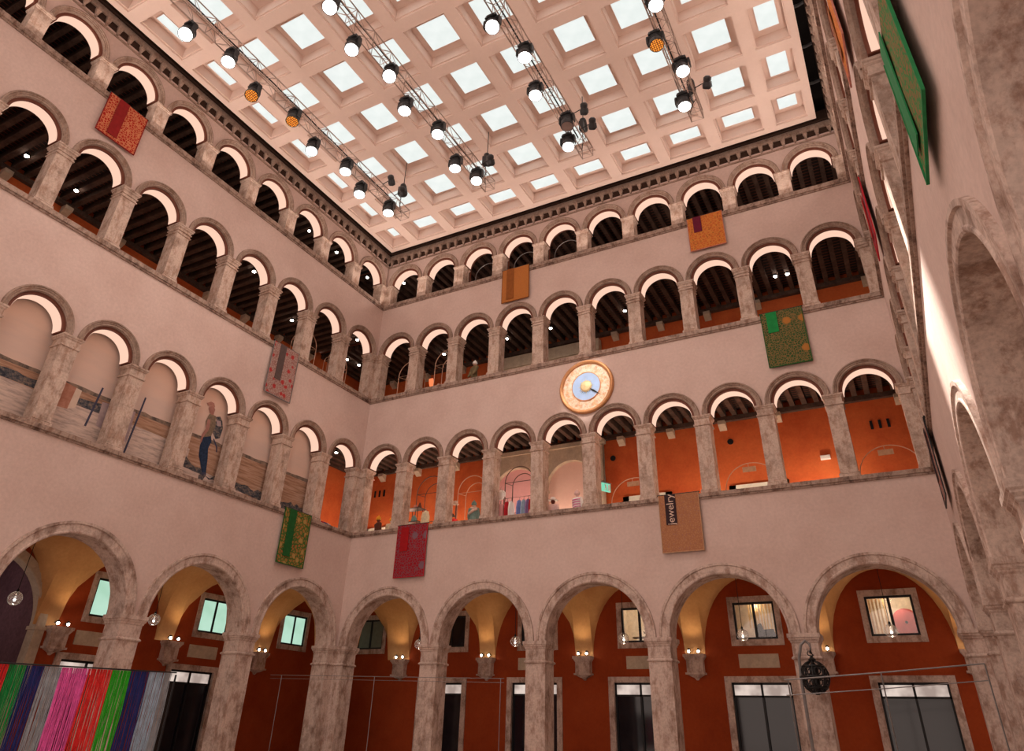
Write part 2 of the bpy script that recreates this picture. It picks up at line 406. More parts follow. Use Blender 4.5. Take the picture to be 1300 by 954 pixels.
# corner piers (L-shaped), left and right end of the clock wall
def lpier(name, label, x, mirror, z0, zc, z1, hb, w, t, cap, mat):
    r = thing(name, label, 'pillar', (x, 0, z0)); r['kind'] = 'thing'
    sg = -1 if mirror else 1
    def two(m, o, za, zb, o1=None):
        o1 = o if o1 is None else o1
        for (ax, bx, ay, by) in ((-t, w, 0, t), (-t, 0, -w, 0)):
            vs = []
            for z, oo in ((za, o), (zb, o1)):
                for yy in (ay - oo, by + (oo if by > 0 else 0)):
                    for xx in (ax - oo, bx + oo): vs.append((xx * sg, yy, z))
            m.add(vs, [(0, 2, 3, 1), (4, 5, 7, 6), (0, 1, 5, 4), (2, 6, 7, 3), (0, 4, 6, 2), (1, 3, 7, 5)])
    b = MB(); two(b, .04, 0, hb * .7); two(b, .02, hb * .7, hb); b.build('base', mat, r)
    s = MB(); two(s, 0, hb, zc - z0); s.build('shaft', mat, r)
    c = MB()
    for (o0, a0), (o1, a1) in zip(cap, cap[1:]):
        if a1 > a0: two(c, o0, a0 + zc - z0, a1 + zc - z0, o1)
    c.build('capital', mat, r)
for L in (2, 3, 4):
    d = LV[L]
    lpier('corner_pillar', 'broad stone corner pier at the left end of the clock wall, ' + d['word'], 0, False, d['sill'][1], d['cap'], d['spring'], .15, .41, T, cap_prof(L, d['cap'], d['spring']), 'stone')
    lpier('corner_pillar', 'broad stone corner pier at the right end of the clock wall, ' + d['word'], W, True, d['sill'][1], d['cap'], d['spring'], .15, .41, T, cap_prof(L, d['cap'], d['spring']), 'stone')
# ground pillars and arches
GCAP = [(.0, 0), (.05, .03), (.06, .06), (.04, .09), (.0, .12), (.0, .50), (.03, .54), (.03, .57), (.07, .62), (.07, .65), (.10, .68), (.10, .80)]
lpier('corner_pillar', 'broad stone corner pier at ground level, left end of the clock wall', 0, False, 0, 3.8, 4.6, .35, .53, .8, GCAP, 'stone_ground')
lpier('corner_pillar', 'broad stone corner pier at ground level, right end of the clock wall', W, True, 0, 3.8, 4.6, .35, .53, .8, GCAP, 'stone_ground')
gp0 = None; ga0 = {}
for F in FR:
    for k, u in enumerate(F.gp):
        if F is not back and k == 4: u = F.gc[-1] + 2.6
        lab = 'square ground-floor pillar between %s and %s big arches from the corner, %s' % (ORD[k], ORD[k + 1], F.name)
        if gp0 is None:
            t = gp0 = thing('stone_pillar', lab, 'pillar', F.loc(u), F.rot, 'ground pillars of the ' + F.name); t['kind'] = 'thing'
            b = MB(); sq(b, [(.1, 0), (.1, .2), (.05, .26), (.05, .3), (0, .35)], .42, .4, .4); b.build('base', 'stone_ground', t)
            s = MB(); sq(s, [(0, .35), (0, 3.8)], .42, .4, .4); s.build('shaft', 'stone_ground', t)
            c = MB(); sq(c, [(o, z + 3.8) for o, z in GCAP], .42, .4, .4); c.build('capital', 'stone_ground', t)
        else: dup(gp0, lab, F.loc(u), F.rot, 'ground pillars of the ' + F.name)
    for k, u in enumerate(F.gc):
        lab = 'large ground-floor stone arch, %s from the corner, %s' % (ORD[k], F.name)
        key = F.gR
        if key in ga0: dup(ga0[key], lab, F.loc(u, 0, 4.6), F.rot, 'ground arches of the ' + F.name)
        else:
            R = F.gR; m = MB(); Ro = R + .36
            m.arc([(R - .01, .82), (R - .03, .8), (R - .03, -.05), (R, -.07), (R + .04, -.07), (R + .06, -.05), (Ro - .1, -.05), (Ro - .08, -.09), (Ro, -.09), (Ro, .02), (R + .02, .02), (R + .02, .82)], 40)
            ga0[key] = tag(m.build('stone_arch', 'stone_ground', None, F.loc(u, 0, 4.6), F.rot), lab, 'arch', 'ground arches of the ' + F.name)

# ------------------------------------------------------------------ galleries: floors, beams, rear walls
D = 5.0
fz = {2: 8.5, 3: 16.05, 4: 21.7}
cz = {2: 14.95, 3: 21.0, 4: 26.1}
def ring(z0, z1, name, mat, v0=T, v1=D + .2):
    m = MB(); m.box(-v1, W + v1, v0, v1, z0, z1); m.box(-v1, -v0, -UL, v0, z0, z1); m.box(W + v0, W + v1, -UL, v0, z0, z1)
    return struct(m.build(name, mat))
ring(7.95, 8.5, 'floor_lowest_gallery', 'stone_sill')
ring(15.1, 16.05, 'floor_middle_gallery', 'stone_sill')
ring(21.2, 21.7, 'floor_top_gallery', 'stone_sill')
for L in (2, 3, 4):
    for F in FR:
        z = cz[L]
        u0, u1 = (-D, W + D) if F is back else (0, UL)
        bd = MB(); 
        bd.box(u0, u1, T, D, z, z + .1)
        bd.map(lambda u, v, zz, F=F: (u, v, zz)); o = bd.build('ceiling_boards', 'boards')
        # place with the frame so that the pattern runs across the joists
        if F is left: o.rotation_euler = (0, 0, pi / 2); o.scale = (-1, 1, 1)
        if F is right: o.rotation_euler = (0, 0, -pi / 2 - KR); o.location = (W, 0, 0)
        struct(o)
        bm_ = MB(); n = int((u1 - u0) / .52)
        for k in range(n + 1):
            u = u0 + .26 + k * .52
            if u < u1 - .1: bm_.box(u - .11, u + .11, T - .02, D - .05, z - .33, z)
        bm_.box(u0, u1, D - .22, D, z - .55, z - .33)
        bm_.map(F.fn); struct(bm_.build('ceiling_beams', 'wood'))
# rear walls with rectangular holes
def rect_wall(mb, u0, u1, z0, z1, v, th, holes, mi=0, rev=1):
    us = sorted({u0, u1} | {h[0] for h in holes} | {h[1] for h in holes}); zs = sorted({z0, z1} | {h[2] for h in holes} | {h[3] for h in holes})
    for a, b in zip(us, us[1:]):
        for c, d in zip(zs, zs[1:]):
            mu, mz = (a + b) / 2, (c + d) / 2
            if any(h[0] < mu < h[1] and h[2] < mz < h[3] for h in holes): continue
            mb.add([(a, v, c), (b, v, c), (b, v, d), (a, v, d)], [(0, 1, 2, 3)], mi)
    for h in holes:
        a, b, c, d = h
        for q in ([(a, v, c), (b, v, c), (b, v + th, c), (a, v + th, c)], [(a, v, d), (b, v, d), (b, v + th, d), (a, v + th, d)],
                  [(a, v, c), (a, v, d), (a, v + th, d), (a, v + th, c)], [(b, v, c), (b, v, d), (b, v + th, d), (b, v + th, c)]):
            mb.add(q, [(0, 1, 2, 3)], rev)
for L in (2, 3, 4):
    for F in FR:
        u0, u1 = (-D, W + D) if F is back else (-D, UL)
        m = MB(); m.box(u0, u1, D, D + .2, fz[L], cz[L] + .1)
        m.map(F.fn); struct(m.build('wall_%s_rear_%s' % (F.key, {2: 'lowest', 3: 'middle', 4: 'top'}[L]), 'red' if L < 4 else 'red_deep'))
# stone brackets under the wall plate
br0 = None
def brackets(F, L, us, z):
    global br0
    for k, u in enumerate(us):
        lab = 'pale stone bracket under the beams, %s from the corner, %s, %s' % (ORD[k], LV[L]['word'], F.name)
        loc = F.loc(u, D, z)
        if br0 is None:
            m = MB(); m.poly([(0, 0), (-.3, .18), (-.36, .22), (-.36, .4), (0, .4)], -.17, .17)
            m.map(lambda x, y, zz: (y, x, zz))
            br0 = tag(m.build('stone_bracket', 'portal', None, loc, F.rot), lab, 'bracket', 'stone brackets, %s of the %s' % (LV[L]['word'], F.name))
        else: dup(br0, lab, loc, F.rot, 'stone brackets, %s of the %s' % (LV[L]['word'], F.name))
for L, z in ((2, 14.0), (3, 20.05)):
    brackets(back, L, [-2.5, 0.05, 2.65, 12.45, 15.0, 17.5, 20., 22.5, 25.], z)
brackets(left, 3, [-2.1, .4, 2.92, 5.44, 7.96, 10.48, 13., 15.55, 18.1], 20.05)
# thin spots in roof line: roof slab and ceiling void
m = MB(); m.box(-D - .3, W + D + .3, -UL - .2, D + .3, 27.7, 27.9); struct(m.build('roof', 'gap'))
m = MB()
m.box(-D - .3, W + D + .3, T, D + .3, 26.9, 27.7); m.box(-D - .3, -T, -UL, T, 26.9, 27.7); m.box(W + T, W + D + .3, -UL, T, 26.9, 27.7)
struct(m.build('roof_edge', 'gap'))
# cornice with brackets on each wall
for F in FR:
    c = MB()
    c.box(0, F.U, -.10, 0, 25.98, 26.12); c.box(0, F.U, -.05, 0, 26.12, 26.3); c.box(0, F.U, -.05, 0, 25.42, 25.5)
    k = int(F.U / .5)
    for i in range(k):
        u = .25 + i * F.U / k; rr = random.uniform(-.03, .03); d_ = random.uniform(-.02, .02)
        c.box(u - .1 + rr, u + .1 + rr, -.17 + d_, 0, 25.82, 25.98); c.frus(u + rr, -.06, 25.62, 25.82, .05 + d_, .06, .085, .09); c.box(u - .035 + rr, u + .035 + rr, -.1, 0, 25.55, 25.66)
    c.box(0, F.U, -.012, 0, 25.64, 25.98, 1)  # dark backing paints the shade between the brackets
    c.box(0, F.U, -.16, 0, 26.36, 26.9, 1)  # added dark band in place of the shaded gap below the ceiling
    c.map(F.fn); struct(c.build('trim_%d' % (10 + FR.index(F)), ['stone_arch', 'recess_shade']))
# side behind the viewer left open so the ambient world light fills the court


m = MB(); m.box(-14, W + 8, -UL - 4, D + .2, -.2, 0); struct(m.build('floor', 'floor'))

# ------------------------------------------------------------------ coffered ceiling
xc = [1.28] + [3.6 + 2.535 * k for k in range(8)] + [23.56]
xr = [2.35] + [3.6 + 2.535 * (k + .5) for k in range(7)] + [22.6]
yc = [-1.53] + [-3.95 - 2.64 * k for k in range(9)]
yr = [-2.82] + [-3.95 - 2.64 * (k + .5) for k in range(9)]
X0, X1, Y0, Y1 = .50, 24.58, -.54, -28.6
c = MB(); zb, zt = 26.17, 26.82
for x in xr: c.box(x - .27, x + .27, Y1, Y0, zb, zt); c.box(x - .33, x + .33, Y1, Y0, zb + .1, zt)
for y in yr: c.box(X0, X1, y - .27, y + .27, zb + .001, zt); c.box(X0, X1, y - .33, y + .33, zb + .101, zt)
for a, b in ((X0, X0 + .28), (X1 - .32, X1)): c.box(a, b, Y1, Y0, zb - .002, zt)
c.box(X0 + .28, X0 + .33, Y1, Y0, zb + .102, zt); c.box(X1 - .37, X1 - .32, Y1, Y0, zb + .102, zt)
c.box(X0, X1, Y0 - .3, Y0 + .01, zb - .004, zt); c.box(X0, X1, Y0 - .36, Y0 - .3, zb + .1, zt); c.box(X0, X1, Y1, Y1 + .3, zb - .004, zt)
c.box(X0, X1, Y1, Y0, zt, zt + .08)
struct(c.build('ceiling', 'ceiling'))
pan = {}
for j, y in enumerate(yc):
    for i, x in enumerate(xc):
        w = .22 if i == 0 else (.4 if i == 9 else .68); h = .35 if j == 0 else .65
        lab = 'glowing ceiling light panel, %s row from the clock wall, %s from the left wall' % (ORD[j], ORD[i])
        if (w, h) in pan: dup(pan[(w, h)], lab, (x, y, 26.78), None, 'ceiling light panels')
        else:
            t = thing('ceiling_light_panel', lab, 'ceiling light', (x, y, 26.78), 0, 'ceiling light panels')
            g = MB(); g.box(-w, w, -h, h, 0, .03); g.build('glass', 'panel', t)
            f = MB()
            for a in ((-w - .03, -w, -h - .03, h + .03), (w, w + .03, -h - .03, h + .03), (-w, w, -h - .03, -h), (-w, w, h, h + .03)): f.box(*a, -.01, .04)
            f.build('frame', 'ceiling', t); pan[(w, h)] = t
# steel roof arms seen in the gap beside the ceiling
for k in range(8):
    y = -1.6 - 2.2 * k
    m = MB(); m.tube([(24.5, y, 27.35), (24.8, y - .1, 27.2), (25.05, y - .35, 27.0), (25.2, y - .7, 26.6)], .07, 6)
    struct(m.build('beam_roof_arm', 'steel'))

# ------------------------------------------------------------------ stage trusses and their lamps
TX = [5.76, 10.56, 15.42, 20.2]
tw = ['leftmost', 'second', 'third', 'rightmost']
zt0, zt1 = 22.95, 23.42
for q, x in enumerate(TX):
    t = thing('lighting_truss', '%s of four long metal lattice trusses hanging below the ceiling' % tw[q], 'truss', (x, -6, zt0), 0, 'lighting trusses under the ceiling')
    Ln = 20.; h = zt1 - zt0
    for sx in (-.24, .24):
        for sz in (0, h):
            m = MB(); m.tube([(sx, 0, sz), (sx, -Ln, sz)], .026, 6); m.build('chord', 'truss', t)
    m = MB(); n = int(Ln / .5)
    for k in range(n):
        a = -k * .5; b = a - .5
        m.tube([(-.24, a, 0), (.24, b, 0)] if k % 2 else [(.24, a, 0), (-.24, b, 0)], .012, 4)
        m.tube([(-.24, a, h), (.24, b, h)] if k % 2 else [(.24, a, h), (-.24, b, h)], .012, 4)
        for sx in (-.24, .24): m.tube([(sx, a, 0), (sx, b, h)] if k % 2 else [(sx, a, h), (sx, b, 0)], .012, 4)
        if k % 4 == 0:
            m.tube([(-.24, a, 0), (.24, a, 0)], .014, 4); m.tube([(-.24, a, h), (.24, a, h)], .014, 4)
            for sx in (-.24, .24): m.tube([(sx, a, 0), (sx, a, h)], .014, 4)
    m.build('bracing', 'truss', t)
    # cable loom along the top
    m = MB(); m.tube([(-.1, -.8 - .9 * k, h + .03 + .03 * (k % 2)) for k in range(20)], .03, 5); m.build('cable', 'black', t)
    # hoist
    ho = thing('chain_hoist', 'black motor hoist with a chain above the end of the %s truss' % tw[q], 'hoist', (x, -6.35, 24.55), 0, 'chain hoists above the trusses')
    m = MB(); m.lathe([(.02, -.34), (.12, -.3), (.16, -.2), (.16, .2), (.12, .3), (.05, .34)], 12, mat=Matrix.Rotation(radians(25), 3, 'X')); m.box(-.1, .1, -.32, -.1, -.5, .0); m.build('body', 'blackbody', ho)
    m = MB()
    for k in range(8): m.tube([(.0, -.15 + .03 * cos(a), -.55 - k * .075 + .045 * sin(a)) if k % 2 else (.03 * cos(a), -.15, -.55 - k * .075 + .045 * sin(a)) for a in [j * pi / 3 for j in range(6)]], .012, 4, closed=True)
    m.build('chain', 'black', ho)
    m = MB(); m.tube([(0, -.05, .25), (0, -.05, 1.75)], .018, 6); m.build('cable', 'black', ho)
    m = MB(); m.tube([(-.24, .3, -1.13), (0, -.15, -1.12), (.24, -.4, -1.13)], .02, 5); m.build('bridle', 'black', ho)
FX = {0: [(5.46, -18.5, 0), (5.93, -17.03, 0), (5.48, -15.46, 1), (5.99, -13.81, 1), (5.55, -12.2, 0), (6.02, -10.6, 0), (5.6, -9.12, 0), (6.0, -7.5, 0)],
      1: [(10.69, -17.03, 0), (10.3, -15.42, 0), (10.75, -13.81, 0), (10.34, -12.28, 0), (10.8, -10.64, 0), (10.39, -8.66, 0), (10.8, -7.56, 0)],
      2: [(15.16, -13.92, 0), (15.64, -12.4, 0), (15.2, -10.67, 0), (15.66, -8.75, 2), (15.22, -7.67, 0)],
      3: [(20.4, -12.29, 0), (19.95, -10.78, 1), (20.44, -9.29, 0), (20.05, -7.67, 0)]}
st = ['lit white', 'amber-faced', 'unlit grey-faced']
fx0 = None; LIGHTS = []
for q, L_ in FX.items():
    for k, (x, y, s_) in enumerate(L_):
        lab = '%s black stage light under the %s truss, %s from the camera end' % (st[s_], tw[q], ORD[k])
        t = thing('stage_light', lab, 'stage light', (x, y, zt0 - .03), 0, 'stage lights on the %s truss' % tw[q]); t.scale = (1.12, 1.12, 1.12)
        if fx0 is None:
            meshes = {}
            m = MB(); m.box(-.05, .05, -.04, .04, -.06, .07); m.tube([(-.07, -.03, .0), (.07, .03, .0)], .03, 6); o = m.build('clamp', 'black', t); meshes['clamp'] = o.data
            m = MB(); m.frus(0, 0, -.2, -.06, .2, .15, .17, .12); m.box(-.12, .12, -.16, .16, -.17, -.1); o = m.build('base', 'blackbody', t); meshes['base'] = o.data
            m = MB()
            for sx in (-1, 1): m.poly([(sx * .25, -.2), (sx * .29, -.24), (sx * .29, -.5), (sx * .26, -.56), (sx * .24, -.5), (sx * .24, -.22)], -.07, .07)
            m.box(-.28, .28, -.07, .07, -.24, -.18); o = m.build('yoke', 'blackbody', t); meshes['yoke'] = o.data
            m = MB(); m.lathe([(.08, .2), (.16, .19), (.2, .13), (.2, .06), (.215, .05), (.215, .0), (.205, -.02), (.225, -.12), (.235, -.24), (.22, -.25), (.2, -.2)], 20)
            for zz in (.1, .02): m.lathe([(.222, zz - .012), (.222, zz + .012)], 20)
            hd = m.build('head', 'blackbody', t, (0, 0, -.46)); meshes['head'] = hd.data
            m = MB(); m.lathe([(.205, -.245), (.205, -.235), (.001, -.232)], 24, c=(0, 0, 0)); ls = m.build('lens', 'lens', hd); meshes['lens'] = ls.data
            meshes['lensorange'] = ls.data.copy(); meshes['lensorange'].materials[0] = M['lensorange']
            meshes['lensoff'] = ls.data.copy(); meshes['lensoff'].materials[0] = M['lensoff']
            fx0 = t
        else:
            for nm in ('clamp', 'base', 'yoke'):
                o = bpy.data.objects.new(nm, meshes[nm]); COL.objects.link(o); o.parent = t
            hd = bpy.data.objects.new('head', meshes['head']); COL.objects.link(hd); hd.parent = t; hd.location = (0, 0, -.46)
            ls = bpy.data.objects.new('lens', meshes[['lens', 'lensorange', 'lensoff'][s_]]); COL.objects.link(ls); ls.parent = hd
        # the brighter near heads tip towards the middle of the yard
        tilt = [26, 22, 8][s_] if y < -12.5 else [10, 18, 5][s_]
        if k % 2: tilt *= .5
        hd.rotation_euler = (radians(-tilt * .8), radians(-tilt * .6), 0)
        LIGHTS.append((x, y, s_, tilt))
# small double spotlights clamped beside the trusses
sp0 = None
for q, ys in ((0, (-7.3, -8.2)), (1, (-7.3,)), (2, (-7.3, -8.2)), (3, (-7.3,))):
    for k, y in enumerate(ys):
        lab = 'small black profile spotlight clamped beside the %s truss%s' % (tw[q], '' if len(ys) == 1 else (', nearer the clock wall' if k == 0 else ', farther from the clock wall'))
        loc = (TX[q] + .26, y, 23.35)
        if sp0 is None:
            t = sp0 = thing('spotlight', lab, 'spotlight', loc, 0, 'small spotlights beside the trusses')
            m = MB(); m.tube([(0, 0, 0), (.3, 0, .08), (.42, 0, .05)], .02, 6); m.build('arm', 'black', t)
            m = MB(); m.lathe([(.05, -.24), (.15, -.22), (.17, -.1), (.13, .05), (.15, .1), (.15, .2), (.08, .26)], 14, c=(.5, 0, .05), mat=Matrix.Rotation(radians(60), 3, 'X') @ Matrix.Rotation(radians(20), 3, 'Y')); m.build('barrel', 'blackbody', t)
            m = MB(); m.tube([(.34, 0, .05), (.36, .12, -.1), (.5, .15, -.16), (.64, .12, -.1), (.66, 0, .05)], .016, 5); m.build('yoke', 'black', t)
        else: dup(sp0, lab, loc)

# ------------------------------------------------------------------ ground arcade: vaults, rear wall, windows, doors
def vault(mb, u0, u1, uc, R, v0, v1, z0, H, n=20, m=12):
    idx = []; vs = []
    for j in range(m + 1):
        v = v0 + (v1 - v0) * j / m; tv = abs(2 * (v - v0) / (v1 - v0) - 1); h2 = H * sqrt(max(0, 1 - tv * tv))
        for i in range(n + 1):
            s = -1 + 2 * i / n; s = sin(s * pi / 2) if abs(s) < 1 else s
            u = uc + s * R; h1 = H * sqrt(max(0, 1 - s * s)); vs.append((u, v, z0 + max(h1, h2)))
    fs = [(j * (n + 1) + i, j * (n + 1) + i + 1, (j + 1) * (n + 1) + i + 1, (j + 1) * (n + 1) + i) for j in range(m) for i in range(n)]
    mb.add(vs, fs)
    for a, b in ((u0, uc - R), (uc + R, u1)):
        vs = []
        for j in range(m + 1):
            v = v0 + (v1 - v0) * j / m; tv = abs(2 * (v - v0) / (v1 - v0) - 1); z = z0 + H * sqrt(max(0, 1 - tv * tv)); vs += [(a, v, z), (b, v, z)]
        mb.add(vs, [(2 * j, 2 * j + 1, 2 * j + 3, 2 * j + 2) for j in range(m)])
for F in FR:
    m = MB(); edges = [-.8 if F is not right else 0] + F.gp[:len(F.gc) - 1] + [F.gc[-1] + 2.5]
    R = F.gR - .0
    for k, uc in enumerate(F.gc):
        vault(m, edges[k], edges[k + 1], uc, R, .8, D, 4.45, 2.95)
    if F is back:
        vault(m, -5, -.8, -2.9, 2.1, .8, D, 4.45, 2.95); vault(m, W, W + 5, W + 2.5, 2.1, .0, D, 4.45, 2.95)
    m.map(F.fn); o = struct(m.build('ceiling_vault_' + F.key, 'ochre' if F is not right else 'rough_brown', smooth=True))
ring(7.42, 7.95, 'floor_fill_above_vaults', 'gap')
winU = {'back': [-2.1, 2.95, 7.75, 12.75, 17.7, 22.78], 'left': [-2.33, 2.85, 8.1], 'right': []}
doorU = {'back': [2.6, 7.6, 12.6, 17.6, 22.95], 'left': [3.4, 8.3], 'right': []}
wn = 0; dn = 0
for F in FR:
    m = MB(); holes = [(u - .83, u + .83, 4.98, 6.4) for u in winU[F.key]] + [(u - 1.15, u + 1.15, 0, 3.42) for u in doorU[F.key]]
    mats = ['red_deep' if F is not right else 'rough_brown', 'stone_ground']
    if F is left:
        rect_wall(m, -D, 10.4, 0, 7.5, D, .35, holes); rect_wall(m, 15.75, UL, 0, 7.5, D, .35, [])
        R = 2.3; uc = 13.07; N = 24
        P = [(uc - R * cos(pi * i / N), 4.4 + R * sin(pi * i / N)) for i in range(N + 1)]
        for a, b in zip(P, P[1:]): m.add([(a[0], D, a[1]), (b[0], D, b[1]), (b[0], D, 7.5), (a[0], D, 7.5)], [(0, 1, 2, 3)])
        for a, b in ((10.4, uc - R), (uc + R, 15.75)): m.add([(a, D, 0), (b, D, 0), (b, D, 7.5), (a, D, 7.5)], [(0, 1, 2, 3)])
    else: rect_wall(m, -D if F is back else 0, W + D if F is back else UL, 0, 7.5, D, .35, holes)
    m.map(F.fn); struct(m.build('wall_%s_rear_ground' % F.key, mats))
# the dark passage through the left side
m = MB()
for q in ([(10.4, 5, 0), (10.4, 11, 0), (10.4, 11, 7.6), (10.4, 5, 7.6)], [(15.75, 5, 0), (15.75, 11, 0), (15.75, 11, 7.6), (15.75, 5, 7.6)],
          [(10.4, 11, 0), (15.75, 11, 0), (15.75, 11, 7.6), (10.4, 11, 7.6)], [(10.4, 5, 7.6), (15.75, 5, 7.6), (15.75, 11, 7.6), (10.4, 11, 7.6)]): m.add(q, [(0, 1, 2, 3)])
m.map(left.fn); struct(m.build('wall_passage', 'purple'))
t = thing('stone_arch', 'grey stone archway opening into the dark passage behind the left arcade', 'arch', left.loc(13.07, D, 4.4), left.rot)
m = MB(); m.arc([(2.32, .4), (2.28, .38), (2.28, -.05), (2.32, -.08), (2.6, -.08), (2.62, .02), (2.34, .05)], 36); m.build('archivolt', 'portal', t)
for sx in (-1, 1):
    m = MB(); m.box(sx * 2.28 - (0 if sx > 0 else .36), sx * 2.28 + (.36 if sx > 0 else 0), -.06, .4, -4.4, -.12); m.box(sx * 2.22 - (0 if sx > 0 else .45), sx * 2.22 + (.45 if sx > 0 else 0), -.12, .42, -.12, 0)
    m.build('jamb', 'portal', t)
tag(MB().build('junction_box', 'white') if False else (lambda mm: (mm.box(-.2, .2, -.1, 0, -.15, .15), mm.box(-.16, .16, -.12, -.1, -.11, .11), mm.build('junction_box', 'white', None, left.loc(10.75, 7.5, 3.6), left.rot))[2])(MB()), 'small white junction box on the dark passage wall', 'box')

def window(F, u, style):
    global wn; wn += 1
    t = thing('window_%d' % wn, '%s window, %s from the corner, behind the %s ground arcade' % (
        {'frost': 'glowing frosted green', 'dim': 'dim green two-pane', 'dark': 'dark unlit', 'plants': 'lit white', 'slats': 'brass-slatted lit', 'disc': 'lit'}[style], ORD[winU[F.key].index(u)], F.name), 'window', F.loc(u, D, 5.69), F.rot)
    t['kind'] = 'structure'
    m = MB()
    for a in ((-1.04, -.83, -.94, .94), (.83, 1.04, -.94, .94), (-.83, .83, -.94, -.71), (-.83, .83, .71, .94)): m.box(a[0], a[1], -.05, .03, a[2], a[3])
    m.build('window_frame', 'stone_ground', t)
    m = MB()
    for a in ((-.83, -.75, -.71, .71), (.75, .83, -.71, .71), (-.75, .75, -.71, -.63), (-.75, .75, .63, .71), (-.05, .05, -.63, .63)): m.box(a[0], a[1], .02, .1, a[2], a[3])
    sash = m.build('sash', 'black', t)
    for a, b in ((-.75, -.05), (.05, .75)):
        m = MB(); m.box(a, b, .055, .065, -.63, .63)
        m.build('pane', {'frost': 'frost', 'dim': 'frost_dim', 'dark': 'darkglass'}.get(style, 'pane'), sash)
    if style in ('plants', 'slats', 'disc'):
        m = MB(); q = [(-1.2, .35, -1), (1.2, .35, -1), (1.2, 1.8, -1), (-1.2, 1.8, -1)]
        z0, z1 = -1.1, 1.1
        for f in ([(-1.2, .35, z0), (-1.2, 1.8, z0), (-1.2, 1.8, z1), (-1.2, .35, z1)], [(1.2, .35, z0), (1.2, 1.8, z0), (1.2, 1.8, z1), (1.2, .35, z1)],
                  [(-1.2, 1.8, z0), (1.2, 1.8, z0), (1.2, 1.8, z1), (-1.2, 1.8, z1)], [(-1.2, .35, z1), (1.2, .35, z1), (1.2, 1.8, z1), (-1.2, 1.8, z1)], [(-1.2, .35, z0), (1.2, .35, z0), (1.2, 1.8, z0), (-1.2, 1.8, z0)]): m.add(f, [(0, 1, 2, 3)])
        m.build('room_niche', 'room', t)
        m = MB()
        if style == 'slats':
            for k in range(13):
                x = -.35 + k * .12; m.box(x, x + .05, .7 + (k % 3) * .05, .78 + (k % 3) * .05, -1.1 if k > 3 else -.2, 1.1)
        elif style == 'disc':
            for k in range(8):
                x = -1.15 + k * .13; m.box(x, x + .06, .7 + (k % 3) * .05, .78 + (k % 3) * .05, -1.1, 1.1)
        else:
            for k in range(6): m.tube([(.12 + k * .14, .8, -1.), (.15 + k * .14, .75, 1.)], .02, 5)
        m.build('slats', 'slat' if style != 'plants' else 'black', t)
        if style == 'disc': m = MB(); m.lathe([(.001, 0), (.5, 0), (.5, .03), (.001, .03)], 32, c=(.45, .95, -.15), mat=Matrix.Rotation(pi / 2, 3, 'X')); m.lathe([(.001, 0), (.05, 0), (.05, .05), (.001, .05)], 12, c=(.45, .91, -.15), mi=1, mat=Matrix.Rotation(pi / 2, 3, 'X')); m.build('round_poster', ['poster', 'black'], t)
        if style == 'slats': m = MB(); m.poly([(-.1, -1.1), (-.08, -.35), (.0, -.1), (.12, -.05), (.2, -.3), (.6, -.28), (.65, -.5), (1.15, -.7), (1.15, -1.1)], .5, .65); m.build('counter', 'black', t)
        if style == 'plants':
            m = MB()
            for k in range(90):
                x, z = random.uniform(.0, .7), random.uniform(-.6, .6); r = random.uniform(.02, .05)
                m.add([(x - r, .5, z), (x, .52, z - r), (x + r, .5, z), (x, .48, z + r)], [(0, 1, 2, 3)])
            m.box(-.5, .6, .45, .7, -.5, -.43); m.build('plants', 'khaki', t)
        add_light('POINT', F.fn(u, D + .7, 6.35), 34, (1, .85, .68), .15)
for u, s_ in zip(winU['back'], ('dim', 'dark', 'dark', 'plants', 'slats', 'disc')): window(back, u, s_)
for u in winU['left']: window(left, u, 'frost')
for F in (back, left):
    for k, u in enumerate(doorU[F.key]):
        dn += 1
        t = thing('door_%d' % dn, 'stone-framed glazed shop doorway behind the %s ground arch of the %s' % (ORD[k], F.name), 'door', F.loc(u, D, 0), F.rot); t['kind'] = 'structure'
        m = MB(); m.box(-1.4, -1.15, -.06, .03, 0, 3.42); m.box(1.15, 1.4, -.06, .03, 0, 3.42); m.box(-1.4, 1.4, -.06, .03, 3.42, 3.64); m.build('door_frame', 'stone_ground', t)
        m = MB()
        for x in (-1.12, 0, 1.12): m.box(x - .04, x + .04, .08, .14, 0, 3.42)
        m.box(-1.15, 1.15, .08, .14, 3.34, 3.42); m.box(-1.15, 1.15, .08, .14, 0, .1); m.box(-1.15, 1.15, .08, .14, 2.9, 2.97); m.build('sash', 'black', t)
        m = MB(); m.box(-1.15, 1.15, .16, .17, 2.95, 3.42); m.build('lit_transom', 'shopglow', t)
        m = MB(); m.box(-1.15, 1.15, .16, .17, 0, 2.95); m.build('door_glass', 'darkglass', t)
